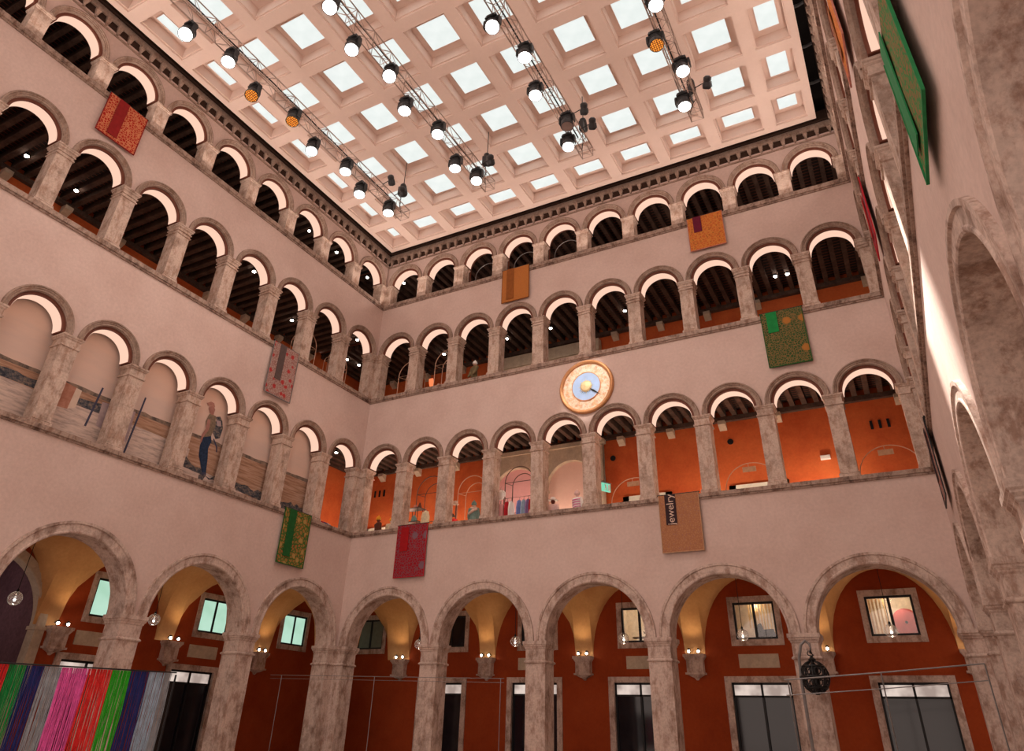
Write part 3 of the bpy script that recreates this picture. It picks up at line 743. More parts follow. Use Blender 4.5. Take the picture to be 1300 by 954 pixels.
# corbels with pairs of small uplights, plaques
cb0 = None; sl0 = None; pq0 = None; gl0 = None
def corbel(F, u, k, where):
    global cb0, sl0
    lab = 'carved stone corbel on the red rear wall %s, %s' % (where, F.name)
    loc = F.loc(u, D, 3.5)
    if cb0 is None:
        m = MB(); m.frus(0, -.02, 0, .1, .04, .02, .12, .1); m.frus(0, -.1, .1, .2, .14, .12, .34, .2); m.box(-.4, .4, -.36, 0, .2, .27); m.box(-.34, .34, -.3, 0, .27, .72)
        m.frus(0, -.16, .72, .85, .34, .16, .42, .22); m.box(-.44, .44, -.4, 0, .85, .95)
        cb0 = tag(m.build('stone_corbel', 'stone_ground', None, loc, F.rot), lab, 'corbel', 'corbels of the ground arcade')
    else: dup(cb0, lab, loc, F.rot)
    for sx, w in ((-.2, 'left'), (.2, 'right')):
        lab2 = 'tiny uplight, %s of two, corbel %s, %s' % (w, where, F.name)
        l2 = F.loc(u + sx, D - .2, 4.45)
        if sl0 is None:
            t = sl0 = thing('small_uplight', lab2, 'uplight', l2, F.rot, 'corbel uplights')
            m = MB(); m.tube([(0, 0, 0), (0, 0, .1)], .015, 6); m.build('stem', 'black', t)
            m = MB(); m.lathe([(.04, -.08), (.05, -.06), (.055, .08), (.05, .085)], 12, c=(0, 0, .15), mat=Matrix.Rotation(radians(65), 3, 'X')); m.build('shell', 'black', t)
            m = MB(); m.sphere((0, -.08, .11), .05, 10, 6); m.build('lens', 'spotlens', t)
        else: dup(sl0, lab2, l2, F.rot)
    add_light('SPOT', F.fn(u, D - .55, 4.75), 34, (1, .74, .46), .08, F.fn(u, D - 1.6, 7.4), 150, .8)
for k, u in enumerate([.1] + back.gp + [W - .1]): corbel(back, u, k, ['at the left corner', 'between first and second arches', 'between second and third arches', 'between third and fourth arches', 'between fourth and fifth arches', 'at the right corner'][k])
for k, u in enumerate([-.15, 4.95, 9.95]): corbel(left, u, k, ['at the corner', 'between first and second arches', 'beside the dark passage'][k])
for F, us in ((back, [7.55, 12.85, 17.65, 22.9]), (left, [3.1, 8.4])):
    for k, u in enumerate(us):
        lab = 'pale rectangular stone plaque above the %s shop doorway, %s' % (ORD[k + (1 if F is back else 0)], F.name)
        if u == 22.9: continue
        if pq0 is None:
            m = MB(); m.box(-.78, .78, -.04, 0, 0, .5); m.box(-.72, .72, -.05, -.04, .05, .45); pq0 = tag(m.build('wall_plaque', 'portal', None, F.loc(u, D, 3.94), F.rot), lab, 'plaque', 'plaques of the ground arcade')
        else: dup(pq0, lab, F.loc(u, D, 3.94), F.rot)
for F, us in ((back, [2.81, 7.89, 12.89, 17.64, 22.71]), (left, [2.8, 7.82, 13.16])):
    for k, u in enumerate(us):
        lab = 'clear glass globe pendant hanging in the %s ground arch from the corner, %s' % (ORD[k], F.name)
        loc = F.loc(u, 2.5, 4.88)
        if gl0 is None:
            t = gl0 = thing('globe_pendant', lab, 'pendant lamp', loc, F.rot, 'glass globe pendants')
            m = MB(); m.tube([(0, 0, .28), (0, 0, 2.5)], .012, 6); m.build('cord', 'black', t)
            m = MB(); m.lathe([(.02, .3), (.035, .28), (.05, .2), (.04, .14)], 12); m.build('socket', 'black', t)
            m = MB(); m.lathe([(.06, 2.43), (.06, 2.48)], 12); m.build('ceiling_rose', 'black', t)
            m = MB(); m.sphere((0, 0, 0), .215, 24, 14); m.build('globe', 'glass', t, smooth=True)
            m = MB(); m.sphere((0, 0, -.05), .038, 10, 8, 0, (1, 1, 1.2)); m.build('bulb', 'bulb', t, smooth=True)
        else: dup(gl0, lab, loc, F.rot)
    for u in us: add_light('POINT', F.fn(u, 2.5, 4.5), 7, (1, .72, .5), .06)

# ------------------------------------------------------------------ the clock
t = thing('wall_clock', 'big round gilded clock with pale blue dial between middle and lowest galleries', 'clock', (12.63, 0, 15.13), 0)
RX = Matrix.Rotation(pi / 2, 3, 'X')
m = MB(); m.lathe([(1.15, 0), (1.32, .02), (1.33, .08), (1.28, .15), (1.22, .16), (1.2, .11), (1.16, .12), (1.15, .05)], 64, mat=RX, ring=True); m.build('frame', 'gold', t, smooth=True)
def dial_mat():
    mt, n, l, b = nt('hour_ring')
    g = n.new('ShaderNodeTexCoord').outputs['Object']; t1 = noise(n, l, g, 7, 4)
    r = ramp(n, l, t1.outputs[0], [(.35, (.80, .42, .22)), (.5, (.86, .62, .45)), (.65, (.85, .72, .6))])
    l.new(r.outputs[0], b.inputs['Base Color']); b.inputs['Roughness'].default_value = .6; return mt
M['dial'] = dial_mat()
M['dialblue'] = plain('pale_blue_dial', (.40, .56, .84), .6, var=.08, s=3)
m = MB(); m.lathe([(.001, 0), (1.17, 0), (1.17, .05), (.001, .05)], 64, mat=RX); m.build('hour_ring', 'dial', t)
m = MB(); m.lathe([(.001, .05), (.68, .05), (.7, .075), (.66, .085), (.001, .075)], 48, mat=RX); m.build('inner_dial', 'dialblue', t)
m = MB(); m.lathe([(.68, .05), (.71, .05), (.71, .1), (.68, .1)], 48, mat=RX, ring=True); m.build('inner_rim', 'gold', t)
m = MB()
for k in range(24):     # roman hour strokes
    a = 2 * pi * k / 24
    for j in range(1 + k % 3):
        aa = a + (j - (k % 3) / 2) * .045
        p = [(.88, -.006), (1.05, -.009), (1.05, .009), (.88, .006)]
        m.add([(r * sin(aa) + w * cos(aa), -.056, r * cos(aa) - w * sin(aa)) for r, w in p], [(0, 1, 2, 3)])
m.build('hour_numerals', 'tan', t)
m = MB(); m.lathe([(.001, .08), (.26, .08), (.28, .1), (.21, .15), (.001, .19)], 24, mat=RX)
for k in range(16):
    a = 2 * pi * k / 16; ln = .4 if k % 2 == 0 else .33
    m.add([(.2 * cos(a - .12), -.1, .2 * sin(a - .12)), (ln * cos(a), -.085, ln * sin(a)), (.2 * cos(a + .12), -.1, .2 * sin(a + .12)), (.2 * cos(a), -.13, .2 * sin(a))], [(0, 1, 3), (1, 2, 3), (0, 2, 1)])
M['sun'] = plain('gilded_sun', (.85, .66, .36), .4, .3); m.build('sun_face', 'sun', t)
m = MB(); a = radians(-38)
for r0, w in ((0, 0),): m.add([(.22 * cos(a) , -.12, .22 * sin(a)), (.45 * cos(a + .1), -.12, .45 * sin(a + .1)), (.92 * cos(a), -.12, .92 * sin(a)), (.45 * cos(a - .1), -.12, .45 * sin(a - .1)), (.35 * cos(a), -.14, .35 * sin(a))], [(0, 1, 4), (1, 2, 4), (2, 3, 4), (3, 0, 4), (0, 3, 2, 1)])
for k in range(9):
    aa = radians(-150 + k * 13); m.add([(.3 * cos(aa - .03), -.1, .3 * sin(aa - .03)), (.3 * cos(aa + .03), -.1, .3 * sin(aa + .03)), (.42 * cos(aa), -.1, .42 * sin(aa))], [(0, 1, 2)])
m.build('hand', 'black', t)

# ------------------------------------------------------------------ banners
ORN = dict(
    jewel=ornament('tan_weave', (.42, .20, .10), (.36, .155, .08), (.32, .15, .12), 12, .5),
    greenfloral=ornament('green_floral_weave', (.035, .085, .03), (.20, .13, .05), (.12, .12, .06), 11, .42, 1.5, (.42, .17, .04)),
    orange=ornament('orange_weave', (.52, .13, .035), (.58, .22, .05), (.30, .11, .03), 8, .5),
    gold=ornament('gold_weave', (.46, .17, .045), (.42, .15, .04), (.38, .15, .06), 14, .4),
    redgrey=ornament('red_grey_weave', (.30, .012, .022), (.20, .07, .085), (.36, .03, .03), 9, .38, 1.5, (.20, .12, .15)),
    greengold=ornament('green_gold_weave', (.30, .17, .045), (.06, .13, .03), (.42, .10, .04), 6.5, .5, 2.4, (.42, .26, .08)),
    greyred=ornament('grey_red_weave', (.36, .25, .22), (.28, .13, .11), (.22, .09, .08), 10, .35, 2.6, (.38, .03, .03)),
    redorange=ornament('red_orange_weave', (.36, .02, .015), (.56, .20, .10), (.50, .13, .05), 10, .5),
    greentan=ornament('green_tan_weave', (.22, .14, .06), (.06, .20, .06), (.34, .13, .06), 9, .5))
def banner(F, uc, ztop, w, h, key, lab, strip, stripc, edge, text=None, name_u=1):
    """strip = (u offset of its left edge from the banner's left edge, width, top drop, length)"""
    t = thing('hanging_banner', lab, 'banner', F.loc(uc, -.14, ztop), F.rot, None)
    m = MB(); n = 10; 
    vs = []; 
    for k in range(n + 1):
        z = -h * k / n; y = .008 * sin(k * .9)
        vs += [(-w / 2, y, z), (w / 2, y, z), (-w / 2, y + .012, z), (w / 2, y + .012, z)]
    fs = []
    for k in range(n):
        a = 4 * k; fs += [(a, a + 1, a + 5, a + 4), (a + 2, a + 6, a + 7, a + 3), (a, a + 4, a + 6, a + 2), (a + 1, a + 3, a + 7, a + 5)]
    fs += [(0, 2, 3, 1), (4 * n, 4 * n + 1, 4 * n + 3, 4 * n + 2)]
    m.add(vs, fs); m.build('cloth', ORN[key], t)
    m = MB(); e = .022
    m.box(-w / 2 - .006, -w / 2 + e, -.018, .02, -h, 0); m.box(w / 2 - e, w / 2 + .006, -.018, .02, -h, 0); m.box(-w / 2, w / 2, -.018, .02, -h - .008, -h + e); m.build('border', edge, t)
    m = MB(); m.tube([(-w / 2 - .04, .03, .01), (w / 2 + .04, .03, .01)], .03, 8); m.build('top_rod', 'black', t)
    if strip:
        a, sw, dz, sl = strip; x0 = -w / 2 + a
        m = MB(); m.box(x0, x0 + sw, -.035, -.018, -dz - sl, -dz); s_ = m.build('title_strip', stripc, t)
        if text:
            c = bpy.data.curves.new('lettering', 'FONT'); c.body = text; c.size = sw * .95; c.align_x = 'CENTER'; c.align_y = 'CENTER'; c.extrude = .003
            c.materials.append(M['beige']); o0 = bpy.data.objects.new('lettering_curve', c); COL.objects.link(o0); bpy.context.view_layer.update(); me = bpy.data.meshes.new_from_object(o0); bpy.data.objects.remove(o0)
            o = bpy.data.objects.new('lettering', me); COL.objects.link(o); o.parent = s_
            o.location = (x0 + sw / 2, -.04, -dz - sl / 2); o.rotation_euler = (pi / 2, radians(-90), 0)
    return t
M['strip_black'] = plain('strip_black', (.035, .018, .022), .9); M['strip_green'] = plain('strip_green', (.01, .22, .05), .9)
M['strip_green2'] = plain('strip_dark_green', (.012, .10, .02), .9); M['strip_plum'] = plain('strip_plum', (.13, .008, .03), .9)
M['strip_red'] = plain('strip_red', (.34, .005, .008), .9); M['strip_brown'] = plain('strip_brown', (.26, .08, .015), .9)
M['strip_grey'] = plain('strip_grey', (.09, .06, .055), .9); M['strip_wine'] = plain('strip_wine', (.24, .01, .01), .9)
M['bright_green'] = plain('bright_green', (.02, .20, .065), .9)
banner(back, 16.38, 9.72, 1.6, 2.2, 'jewel', 'tan woven banner with the word jewelry on a black strip, below the lowest gallery', (.25, .43, 0, 1.17), 'strip_black', 'tan', 'jewelry')
banner(back, 21.4, 16.86, 1.64, 2.5, 'greenfloral', 'dark green floral banner with orange blooms below the middle gallery, right of the clock', (.22, .42, .02, .95), 'strip_green', 'strip_green2')
banner(back, 18.9, 22.8, 1.65, 1.9, 'orange', 'orange woven banner with a plum strip below the top gallery', (.28, .38, 0, .9), 'strip_plum', 'straw')
banner(back, 8.84, 22.8, 1.6, 2.05, 'gold', 'golden brown banner below the top gallery above the clock', (.28, .42, 0, 1.9), 'strip_brown', 'strip_brown')
banner(back, 3.74, 9.72, 1.68, 2.35, 'redgrey', 'red and grey patterned banner near the corner below the lowest gallery', (.22, .45, .1, 1.1), 'strip_red', 'redc')
banner(left, 3.9, 9.76, 1.65, 2.32, 'greengold', 'green and gold banner near the corner on the left wall', (.28, .42, 0, 2.0), 'strip_green2', 'strip_green2')
banner(left, 6.52, 16.86, 1.62, 2.55, 'greyred', 'grey and red floral banner with a charcoal strip on the left wall', (.4, .37, 0, 1.75), 'strip_grey', 'steel')
banner(left, 17.0, 22.8, 1.66, 1.95, 'redorange', 'red and orange ornamented banner high on the left wall', (.4, .42, 0, 1.8), 'strip_wine', 'strip_wine')

banner(right, 19.6, 9.84, 1.7, 2.2, 'greentan', 'large green and tan banner, nearest one on the right wall, bright green strip', (.22, .42, 0, 1.9), 'bright_green', 'bright_green')
banner(right, 14.4, 16.86, 1.65, 2.2, 'orange', 'orange patterned banner below the middle gallery of the right wall', (.25, .4, 0, 1.6), 'strip_brown', 'straw')
banner(right, 6.6, 16.86, 1.65, 2.2, 'redgrey', 'red banner seen edge on, farther along the right wall below the middle gallery', (.25, .4, 0, 1.6), 'strip_red', 'redc')
banner(right, 3.7, 9.84, 1.6, 2.3, 'greyred', 'black-edged banner seen edge on, right wall near the corner, lowest gallery', (.25, .4, 0, 1.6), 'strip_black', 'black')

# ------------------------------------------------------------------ landscape mural behind the left wall's lowest gallery
MV = .78
def mu(y, z):      # points measured on a plane .95 behind the wall face, brought to the mural plane
    f = (23.47 + MV) / (23.47 + .95); return (27 - (y + 27) * f, 1.63 + (z - 1.63) * f)
m = MB(); lay = [0]
def mq(pts, mi, up=True):
    lay[0] += 1; v = MV - .001 * lay[0]
    P = [mu(*p) for p in pts]
    m.add([(u, v, z) for u, z in P], [tuple(range(len(P)))], mi)
u0, u1 = 2.67, 20.3
m.box(u0, u1, MV, MV + .06, 9.4, 14.3, 0)
def strip(y0, y1, tops, bots, mi):
    n = len(tops) - 1
    for k in range(n):
        a = y0 + (y1 - y0) * k / n; b = y0 + (y1 - y0) * (k + 1) / n
        lay[0] += .02 if k else 1
        P = [mu(a, bots[k]), mu(b, bots[k + 1]), mu(b, tops[k + 1]), mu(a, tops[k])]
        m.add([(u, MV - .001 * lay[0], z) for u, z in P], [(0, 1, 2, 3)], mi)
Y0, Y1_ = -20.1, -2.5
strip(Y0, Y1_, [11.64] * 2, [9.3] * 2, 2)                                   # land
strip(Y0, Y1_, [11.70 + .05 * random.random() for _ in range(60)], [11.58] * 60, 3)   # far tree line
strip(Y0, -9.4, [11.22, 11.15, 11.05, 11.0, 11.05, 11.12, 11.1, 11.05], [9.3] * 8, 1)   # water near the left
strip(Y0, -13.2, [11.32 + .1 * random.random() for _ in range(26)], [11.05] * 26, 4)
strip(-9.5, Y1_, [10.45, 10.35, 10.25, 10.0, 9.95, 9.98, 10.05], [9.3] * 7, 1)
strip(-9.5, Y1_, [10.58 - .065 * k + .16 * random.random() for k in range(40)][:8] + [10.28 + .16 * random.random() for _ in range(30)], [10.28 - .012 * k for k in range(38)], 4)
mq([(-15.1, 10.75), (-14.55, 10.8), (-14.5, 11.62), (-15.1, 11.7)], 5); mq([(-14.55, 10.8), (-14.3, 10.95), (-14.28, 11.6), (-14.5, 11.62)], 6)
mq([(-13.4, 10.6), (-12.1, 10.4), (-12.1, 11.62), (-13.45, 11.5)], 7)
for (a, b, c, d) in ((-13.64, 12.0, -13.8, 10.45), (-11.93, 12.3, -12.1, 10.0)): mq([(a, b), (a + .07, b), (c + .08, d), (c, d)], 8)
# walking hiker with backpack printed on the mural
def md(P, mi):
    lay[0] += 1; v = MV - .001 * lay[0]; m.add([(u, v, z) for u, z in P], [tuple(range(len(P)))], mi)
md([(8.65, 12.55), (8.77, 12.65), (8.51, 12.76), (8.35, 12.61), (8.23, 12.31), (8.27, 11.87), (8.46, 11.76), (8.67, 11.97), (8.71, 12.33)], 4)   # backpack
md([(8.65, 12.55), (8.43, 12.58), (8.34, 12.37), (8.55, 12.32)], 7)
md([(8.59, 11.73), (8.53, 11.75), (8.28, 11.48), (8.23, 11.26), (8.28, 11.25), (8.34, 11.44)], 8)
md([(9.08, 11.66), (8.72, 11.83), (8.63, 11.6), (8.7, 11.27), (8.6, 10.87), (8.51, 10.28), (8.71, 10.24), (8.89, 10.6), (9.05, 10.86), (9.12, 11.25)], 9)   # trousers
md([(8.71, 10.26), (8.5, 10.3), (8.48, 10.2), (8.76, 10.16)], 8)
md([(9.08, 12.64), (8.98, 12.71), (8.73, 12.69), (8.63, 12.27), (8.71, 11.81), (9.06, 11.64), (9.06, 12.02), (9.15, 12.29)], 10)   # shirt
md([(9.08, 12.44), (8.93, 12.45), (8.89, 12.03), (9.07, 11.64), (9.09, 11.4), (9.16, 11.4), (9.17, 11.7), (9.06, 12.02)], 11)   # arm
md([(9.17, 12.97), (8.96, 13.07), (8.84, 12.94), (8.86, 12.78), (8.85, 12.68), (9.0, 12.68), (9.09, 12.77), (9.17, 12.86)], 11)   # face
md([(9.33, 13.05), (9.23, 13.13), (9.14, 13.2), (8.97, 13.19), (8.88, 13.05), (8.94, 13.0), (9.06, 13.03), (9.21, 12.98)], 12)   # cap
md([(8.82, 10.14), (8.49, 10.22), (8.58, 9.97), (8.64, 9.8), (8.83, 9.81)], 4)   # reflection in the water
mm = [streaks('print_sky', (.60, .46, .40), (.66, .49, .41), (.70, .50, .41), .5, (1, .25, 1.4)),
      streaks('print_water', (.36, .29, .26), (.55, .43, .37), (.66, .52, .45), 2.2, (1, .8, 5)),
      streaks('print_land', (.26, .15, .10), (.40, .235, .155), (.5, .34, .26), 2.4, (1, .35, 5)),
      streaks('print_treeline', (.10, .08, .07), (.2, .15, .12), (.3, .2, .15), 4, (1, 1, 1)),
      streaks('print_bushes', (.03, .035, .05), (.09, .09, .10), (.26, .19, .15), 7, (1, 1, 1.6)),
      streaks('print_brick', (.36, .15, .10), (.42, .2, .14), (.5, .26, .19), 3, (1, 1, 1)),
      streaks('print_pale_wall', (.6, .48, .38), (.66, .52, .42), (.7, .55, .45), 3, (1, 1, 1)),
      streaks('print_mauve', (.32, .24, .26), (.38, .29, .3), (.46, .36, .34), 3, (1, 1, 1)),
      plain('print_navy', (.05, .05, .09), .8), plain('print_jeans', (.014, .03, .07), .8, s=12, var=.4), plain('print_shirt', (.20, .145, .10), .8, s=14, var=.3),
      plain('print_skin', (.36, .17, .14), .8), plain('print_cap', (.40, .20, .16), .8)]
m.map(left.fn)
tag(m.build('landscape_mural', mm), 'long printed mural of a lagoon shore with a backpack hiker behind the left arches', 'mural')

# ------------------------------------------------------------------ downlights on the gallery ceilings
dl0 = None
def downlight(x, y, z, lab, grp, power, col=(1, .86, .72), big=1.):
    global dl0
    if dl0 is None:
        t = dl0 = thing('gallery_spotlight', lab, 'spotlight', (x, y, z), 0, grp)
        m = MB(); m.tube([(0, 0, .22), (0, 0, .1)], .015, 6); m.lathe([(.03, .1), (.07, .09), (.075, -.05), (.065, -.06)], 12); m.build('shell', 'black', t)
        m = MB(); m.sphere((0, 0, -.05), .085, 12, 8, 0, (1, 1, .6)); m.build('lens', 'spotlens', t)
    else: dup(dl0, lab, (x, y, z), None, grp)
    if power: add_light('SPOT', (x, y, z - .14), power, col, .06, (x, y, 0), 150, .9)
for k, (x, y) in enumerate([(6.68, 3.03), (9.41, 3.0), (13.69, 3.0), (2.42, 3.1), (21.78, 3.1), (21.24, 3.06)]):
    downlight(x, y, 20.6, 'small bright spotlight, middle gallery of the clock wall, %s' % ['behind the third pillar', 'behind the fourth arch', 'behind the sixth arch', 'behind the second arch', 'brighter one in ninth arch', 'dimmer one in ninth arch'][k], 'middle gallery spotlights, clock wall', 30)
for k, (x, y) in enumerate([(-3.39, -18.22), (-3.57, -16.03), (-1.31, -8.28), (-3.0, -3.86), (-1.16, -.52), (-3.31, 1.19), (-3.13, 2.09)]):
    downlight(x, y, 20.6, 'small spotlight, middle gallery of the left wall, %s' % ['eighth arch from the corner', 'seventh arch from the corner', 'fourth arch from the corner', 'second arch from the corner', 'first arch, high near the light strip', 'first arch, lower pair, nearer', 'first arch, lower pair, farther'][k], 'middle gallery spotlights, left wall', 25)
for k, (x, y) in enumerate([(-1.73, -5.11), (-1.70, -2.81), (-1.73, .09), (-.04, 1.61)]):
    downlight(x, y, 25.45, 'small spotlight below the top gallery ceiling, %s' % ['third arch of the left wall', 'second arch of the left wall', 'first arch of the left wall', 'first arch of the clock wall'][k], 'top gallery spotlights', 25)
downlight(-2.53, .69, 14.45, 'small spotlight in the lowest gallery, first arch of the left wall', 'lowest gallery spotlights', 60)

# ------------------------------------------------------------------ things on the rear wall of the lowest gallery
def slots(x, z, L, where):
    for k in range(3):
        m = MB(); m.box(-.055, .055, -.03, .02, -.19, .19); m.box(-.035, .035, -.035, -.03, -.17, .17)
        tag(m.build('wall_vent', 'black', None, (x + (k - 1) * .33, D, z)), 'black wall vent, %s of three, %s' % (['left', 'middle', 'right'][k], where), 'vent', 'black wall vents ' + where)
slots(-2.66, 13.3, 2, 'first arch of the clock wall, lowest gallery'); slots(24.05, 13.27, 2, 'last arch of the clock wall, lowest gallery')
x = 24.1; slots(x, 18.35, 3, 'last arch of the clock wall, middle gallery')
for x, z, w in ((11.92, 13.43, 'sixth'), (17.74, 13.42, 'eighth')):
    m = MB(); m.lathe([(.001, 0), (.1, 0), (.14, .02), (.14, .04), (.001, .04)], 20, mat=RX)
    tag(m.build('round_vent', 'black', None, (x, D, z)), 'round black hole vent on the orange wall behind the %s arch' % w, 'vent')
def doorframe(x0, x1, ztop, k):
    t = thing('door_surround', 'pale stone door surround on the orange wall behind the %s arch, lowest gallery' % k, 'door frame', ((x0 + x1) / 2, D, 8.5), 0, 'pale door surrounds')
    w = (x1 - x0) / 2; h = ztop - 8.5
    m = MB(); m.box(-w, -w + .3, -.08, 0, 0, h); m.box(w - .3, w, -.08, 0, 0, h); m.box(-w, w, -.08, 0, h - .32, h); m.build('surround', 'doorwhite', t)
    m = MB(); m.box(-w + .3, w - .3, -.03, 0, 0, h - .32); m.build('door_leaf', 'doorwhite', t)
    m = MB(); m.poly([(-w + .5, h - .75), (-w + .95, h - .8), (-w + .6, h - .42)], -.16, -.05); m.build('closer', 'black', t)
doorframe(12.35, 14.75, 11.4, 'sixth'); doorframe(17.42, 20.0, 11.33, 'eighth'); doorframe(-3.4, -1.0, 11.3, 'first')
rg0 = None
for x, w in ((14.26, 'sixth'), (19.09, 'eighth'), (23.99, 'tenth')):
    lab = 'thin bronze hoop with a small hanging sign inside the %s arch, lowest gallery' % w
    if rg0 is None:
        t = rg0 = thing('hoop_sign', lab, 'sign', (x, 1.0, 9.95), 0, 'bronze hoop signs')
        m = MB(); m.tube([(-1.06, 0, -1.4)] + [(-1.06 * cos(pi * i / 24), 0, 1.02 * sin(pi * i / 24)) for i in range(25)] + [(1.06, 0, -1.4)], .018, 6); m.build('hoop', 'palewire', t)
        m = MB(); m.tube([(-.08, 0, 1.0), (-.08, 0, .86)], .012, 4); m.build('hanger', 'palewire', t)
        m = MB(); m.box(-.32, .2, -.02, .02, .67, .87); m.build('board', 'tan', t)
    else: dup(rg0, lab, (x, 1., 9.95))
t = thing('exit_sign', 'green lit exit sign on the wall behind the sixth arch, lowest gallery', 'sign', (12.9, 1.15, 10.75), radians(60))
m = MB(); m.box(-.24, .24, -.03, .03, -.18, .18); m.build('face', 'exit', t)
m = MB(); m.sphere((-.05, -.04, .1), .035, 8, 6); m.tube([(-.05, -.04, .06), (-.02, -.04, -.03)], .03, 6); m.tube([(-.02, -.04, -.03), (.06, -.04, -.12)], .018, 5); m.tube([(-.02, -.04, -.03), (-.1, -.04, -.13)], .018, 5); m.tube([(-.05, -.04, .04), (.05, -.04, .0)], .015, 5); m.box(.12, .2, -.036, -.03, -.14, .14); m.build('running_figure', 'white', t)
m = MB(); m.tube([(0, 0, .2), (0, 0, .5)], .012, 5); m.box(-.3, .3, -.035, .035, .2, .23); m.build('hanger', 'steel', t)
m = MB(); m.box(-.2, .2, -.12, 0, -.09, .09); m.box(-.18, .18, -.14, -.12, -.07, .07)
tag(m.build('emergency_light', 'white', None, (21.65, D, 12.1)), 'small white emergency light box on the orange wall behind the ninth arch', 'light')
add_light('SPOT', (21.9, 3.6, 9.2), 60, (1, .8, .6), .1, (21.2, 5, 10.6), 100, .9)

# grey-green stone portal in the lowest gallery, stone band in the middle gallery
m = MB()
for uc in (6.6, 9.75):
    arch_cell(m, 4.9 if uc < 7 else 8.175, 8.175 if uc < 7 else 11.5, uc, 1.36, 12.15, 14.42, .3)
for a, b in ((4.9, 5.24), (7.96, 8.39), (11.11, 11.5)): m.box(a, b, 0, .3, 8.5, 12.15); m.box(a - .06, b + .06, -.05, .3, 12.0, 12.15)
m.box(4.8, 11.6, -.08, .3, 14.2, 14.42)
t = thing('stone_portal', 'grey-green stone double arch portal on the rear wall behind fourth and fifth arches', 'portal', (0, 4.6, 0))
m.build('surround', ['portal', 'portal'], t)
m = MB(); m.box(5.2, 8.0, .28, .34, 8.5, 13.6); m.build('left_infill', 'pinkpanel', t)
m = MB(); m.box(8.3, 11.2, .28, .34, 8.5, 13.6); m.build('right_infill', 'cream', t)
m = MB(); m.box(4.9, 11.5, -.02, .3, 15.75, 19.5); m.box(4.8, 11.6, -.1, .3, 19.5, 20.2); m.box(4.9, 11.5, -.05, -.02, 19.1, 19.3)
tag(m.build('stone_block_wall', 'portal', None, (0, 4.6, 0)), 'grey stone block band behind the middle gallery, above left of the clock', 'stone block')

# arched rod display frames
af0 = None
def archframe(F, u, v, z, w, h, lab, mat='wire', rot=0., small=1.):
    t = thing('display_hoop', lab, 'display stand', F.loc(u, v, z), F.rot + rot)
    m = MB(); R = w / 2
    m.tube([(-R, 0, 0)] + [(-R * cos(pi * i / 20), 0, h - R + R * sin(pi * i / 20)) for i in range(21)] + [(R, 0, 0)], .022, 6); m.build('front_hoop', mat, t)
    m = MB(); r2 = R * .78
    m.tube([(-r2, .45, 0)] + [(-r2 * cos(pi * i / 20), .45, h - R - .05 + r2 * sin(pi * i / 20)) for i in range(21)] + [(r2, .45, 0)], .02, 6); m.build('rear_hoop', mat, t)
    for zz in (h - R, h * .42):
        m = MB(); m.tube([(-r2, .45, zz), (-R, 0, zz), (R, 0, zz), (r2, .45, zz)], .016, 5); m.build('crossbar', mat, t)
    return t
FL = 8.5
archframe(back, 3.75, 1.1, FL, 1.7, 3.9, 'bronze arched display frame on the left side of the second arch, lowest gallery')
archframe(back, 6.0, 1.3, FL, 1.6, 3.7, 'faint bronze arched display frame behind the third arch, lowest gallery', 'palewire')
archframe(back, 8.65, 1.1, FL, 1.45, 3.75, 'dark arched display frame over the clothes rail in the fourth arch, lowest gallery')
archframe(back, 1.55, 1.3, 16.05, 1.7, 3.4, 'thin arched display frame in the first arch of the clock wall, middle gallery', 'palewire')
archframe(back, 4.0, 1.3, 16.05, 1.7, 3.6, 'thin arched display frame in the second arch of the clock wall, middle gallery', 'palewire')
archframe(left, 4.1, 1.3, 16.05, 1.5, 3.3, 'thin arched display frame in the second arch of the left wall, middle gallery', 'palewire')
archframe(left, 1.6, 1.3, 16.05, 1.5, 3.2, 'thin arched display frame in the first arch of the left wall, middle gallery', 'palewire')
# glazed arched screens of the top gallery
M['screen'] = None
def screenm():
    m_, n, l, b = nt('bluish_screen_glass'); b.inputs['Base Color'].default_value = (.16, .18, .24, 1); b.inputs['Roughness'].default_value = .15; return m_
M['screen'] = screenm()
for k, (i, w) in enumerate(((2, 'third'), (3, 'fourth'), (4, 'fifth'))):
    u = back.c0 + 2.5 * i
    t = thing('glass_screen', 'dark framed arched glass screen inside the %s arch of the clock wall, top gallery' % w, 'screen', (u, .72, 22.7), 0, 'arched glass screens')
    m = MB(); m.arc([(.93, .0), (.98, .0), (.98, .08), (.93, .08)], 24, c=(0, 0, 1.42)); m.box(-.98, -.93, 0, .08, -.9, 1.42); m.box(.93, .98, 0, .08, -.9, 1.42); m.build('outer_frame', 'housing', t)
    m = MB(); m.tube([(-.78, .35, -.8)] + [(-.78 * cos(pi * q / 20), .35, 1.1 + .78 * sin(pi * q / 20)) for q in range(21)] + [(.78, .35, -.8)], .02, 6); m.build('hoop', 'steel', t)
    m = MB(); m.box(-.9, .9, .5, .52, -.9, .42); m.build('glass', 'screen', t)
    m = MB(); m.poly([(-.5, .55), (-.22, .6), (-.3, .35), (-.42, .2)], .4, .44); m.build('red_pennant', 'pinkpanel', t)

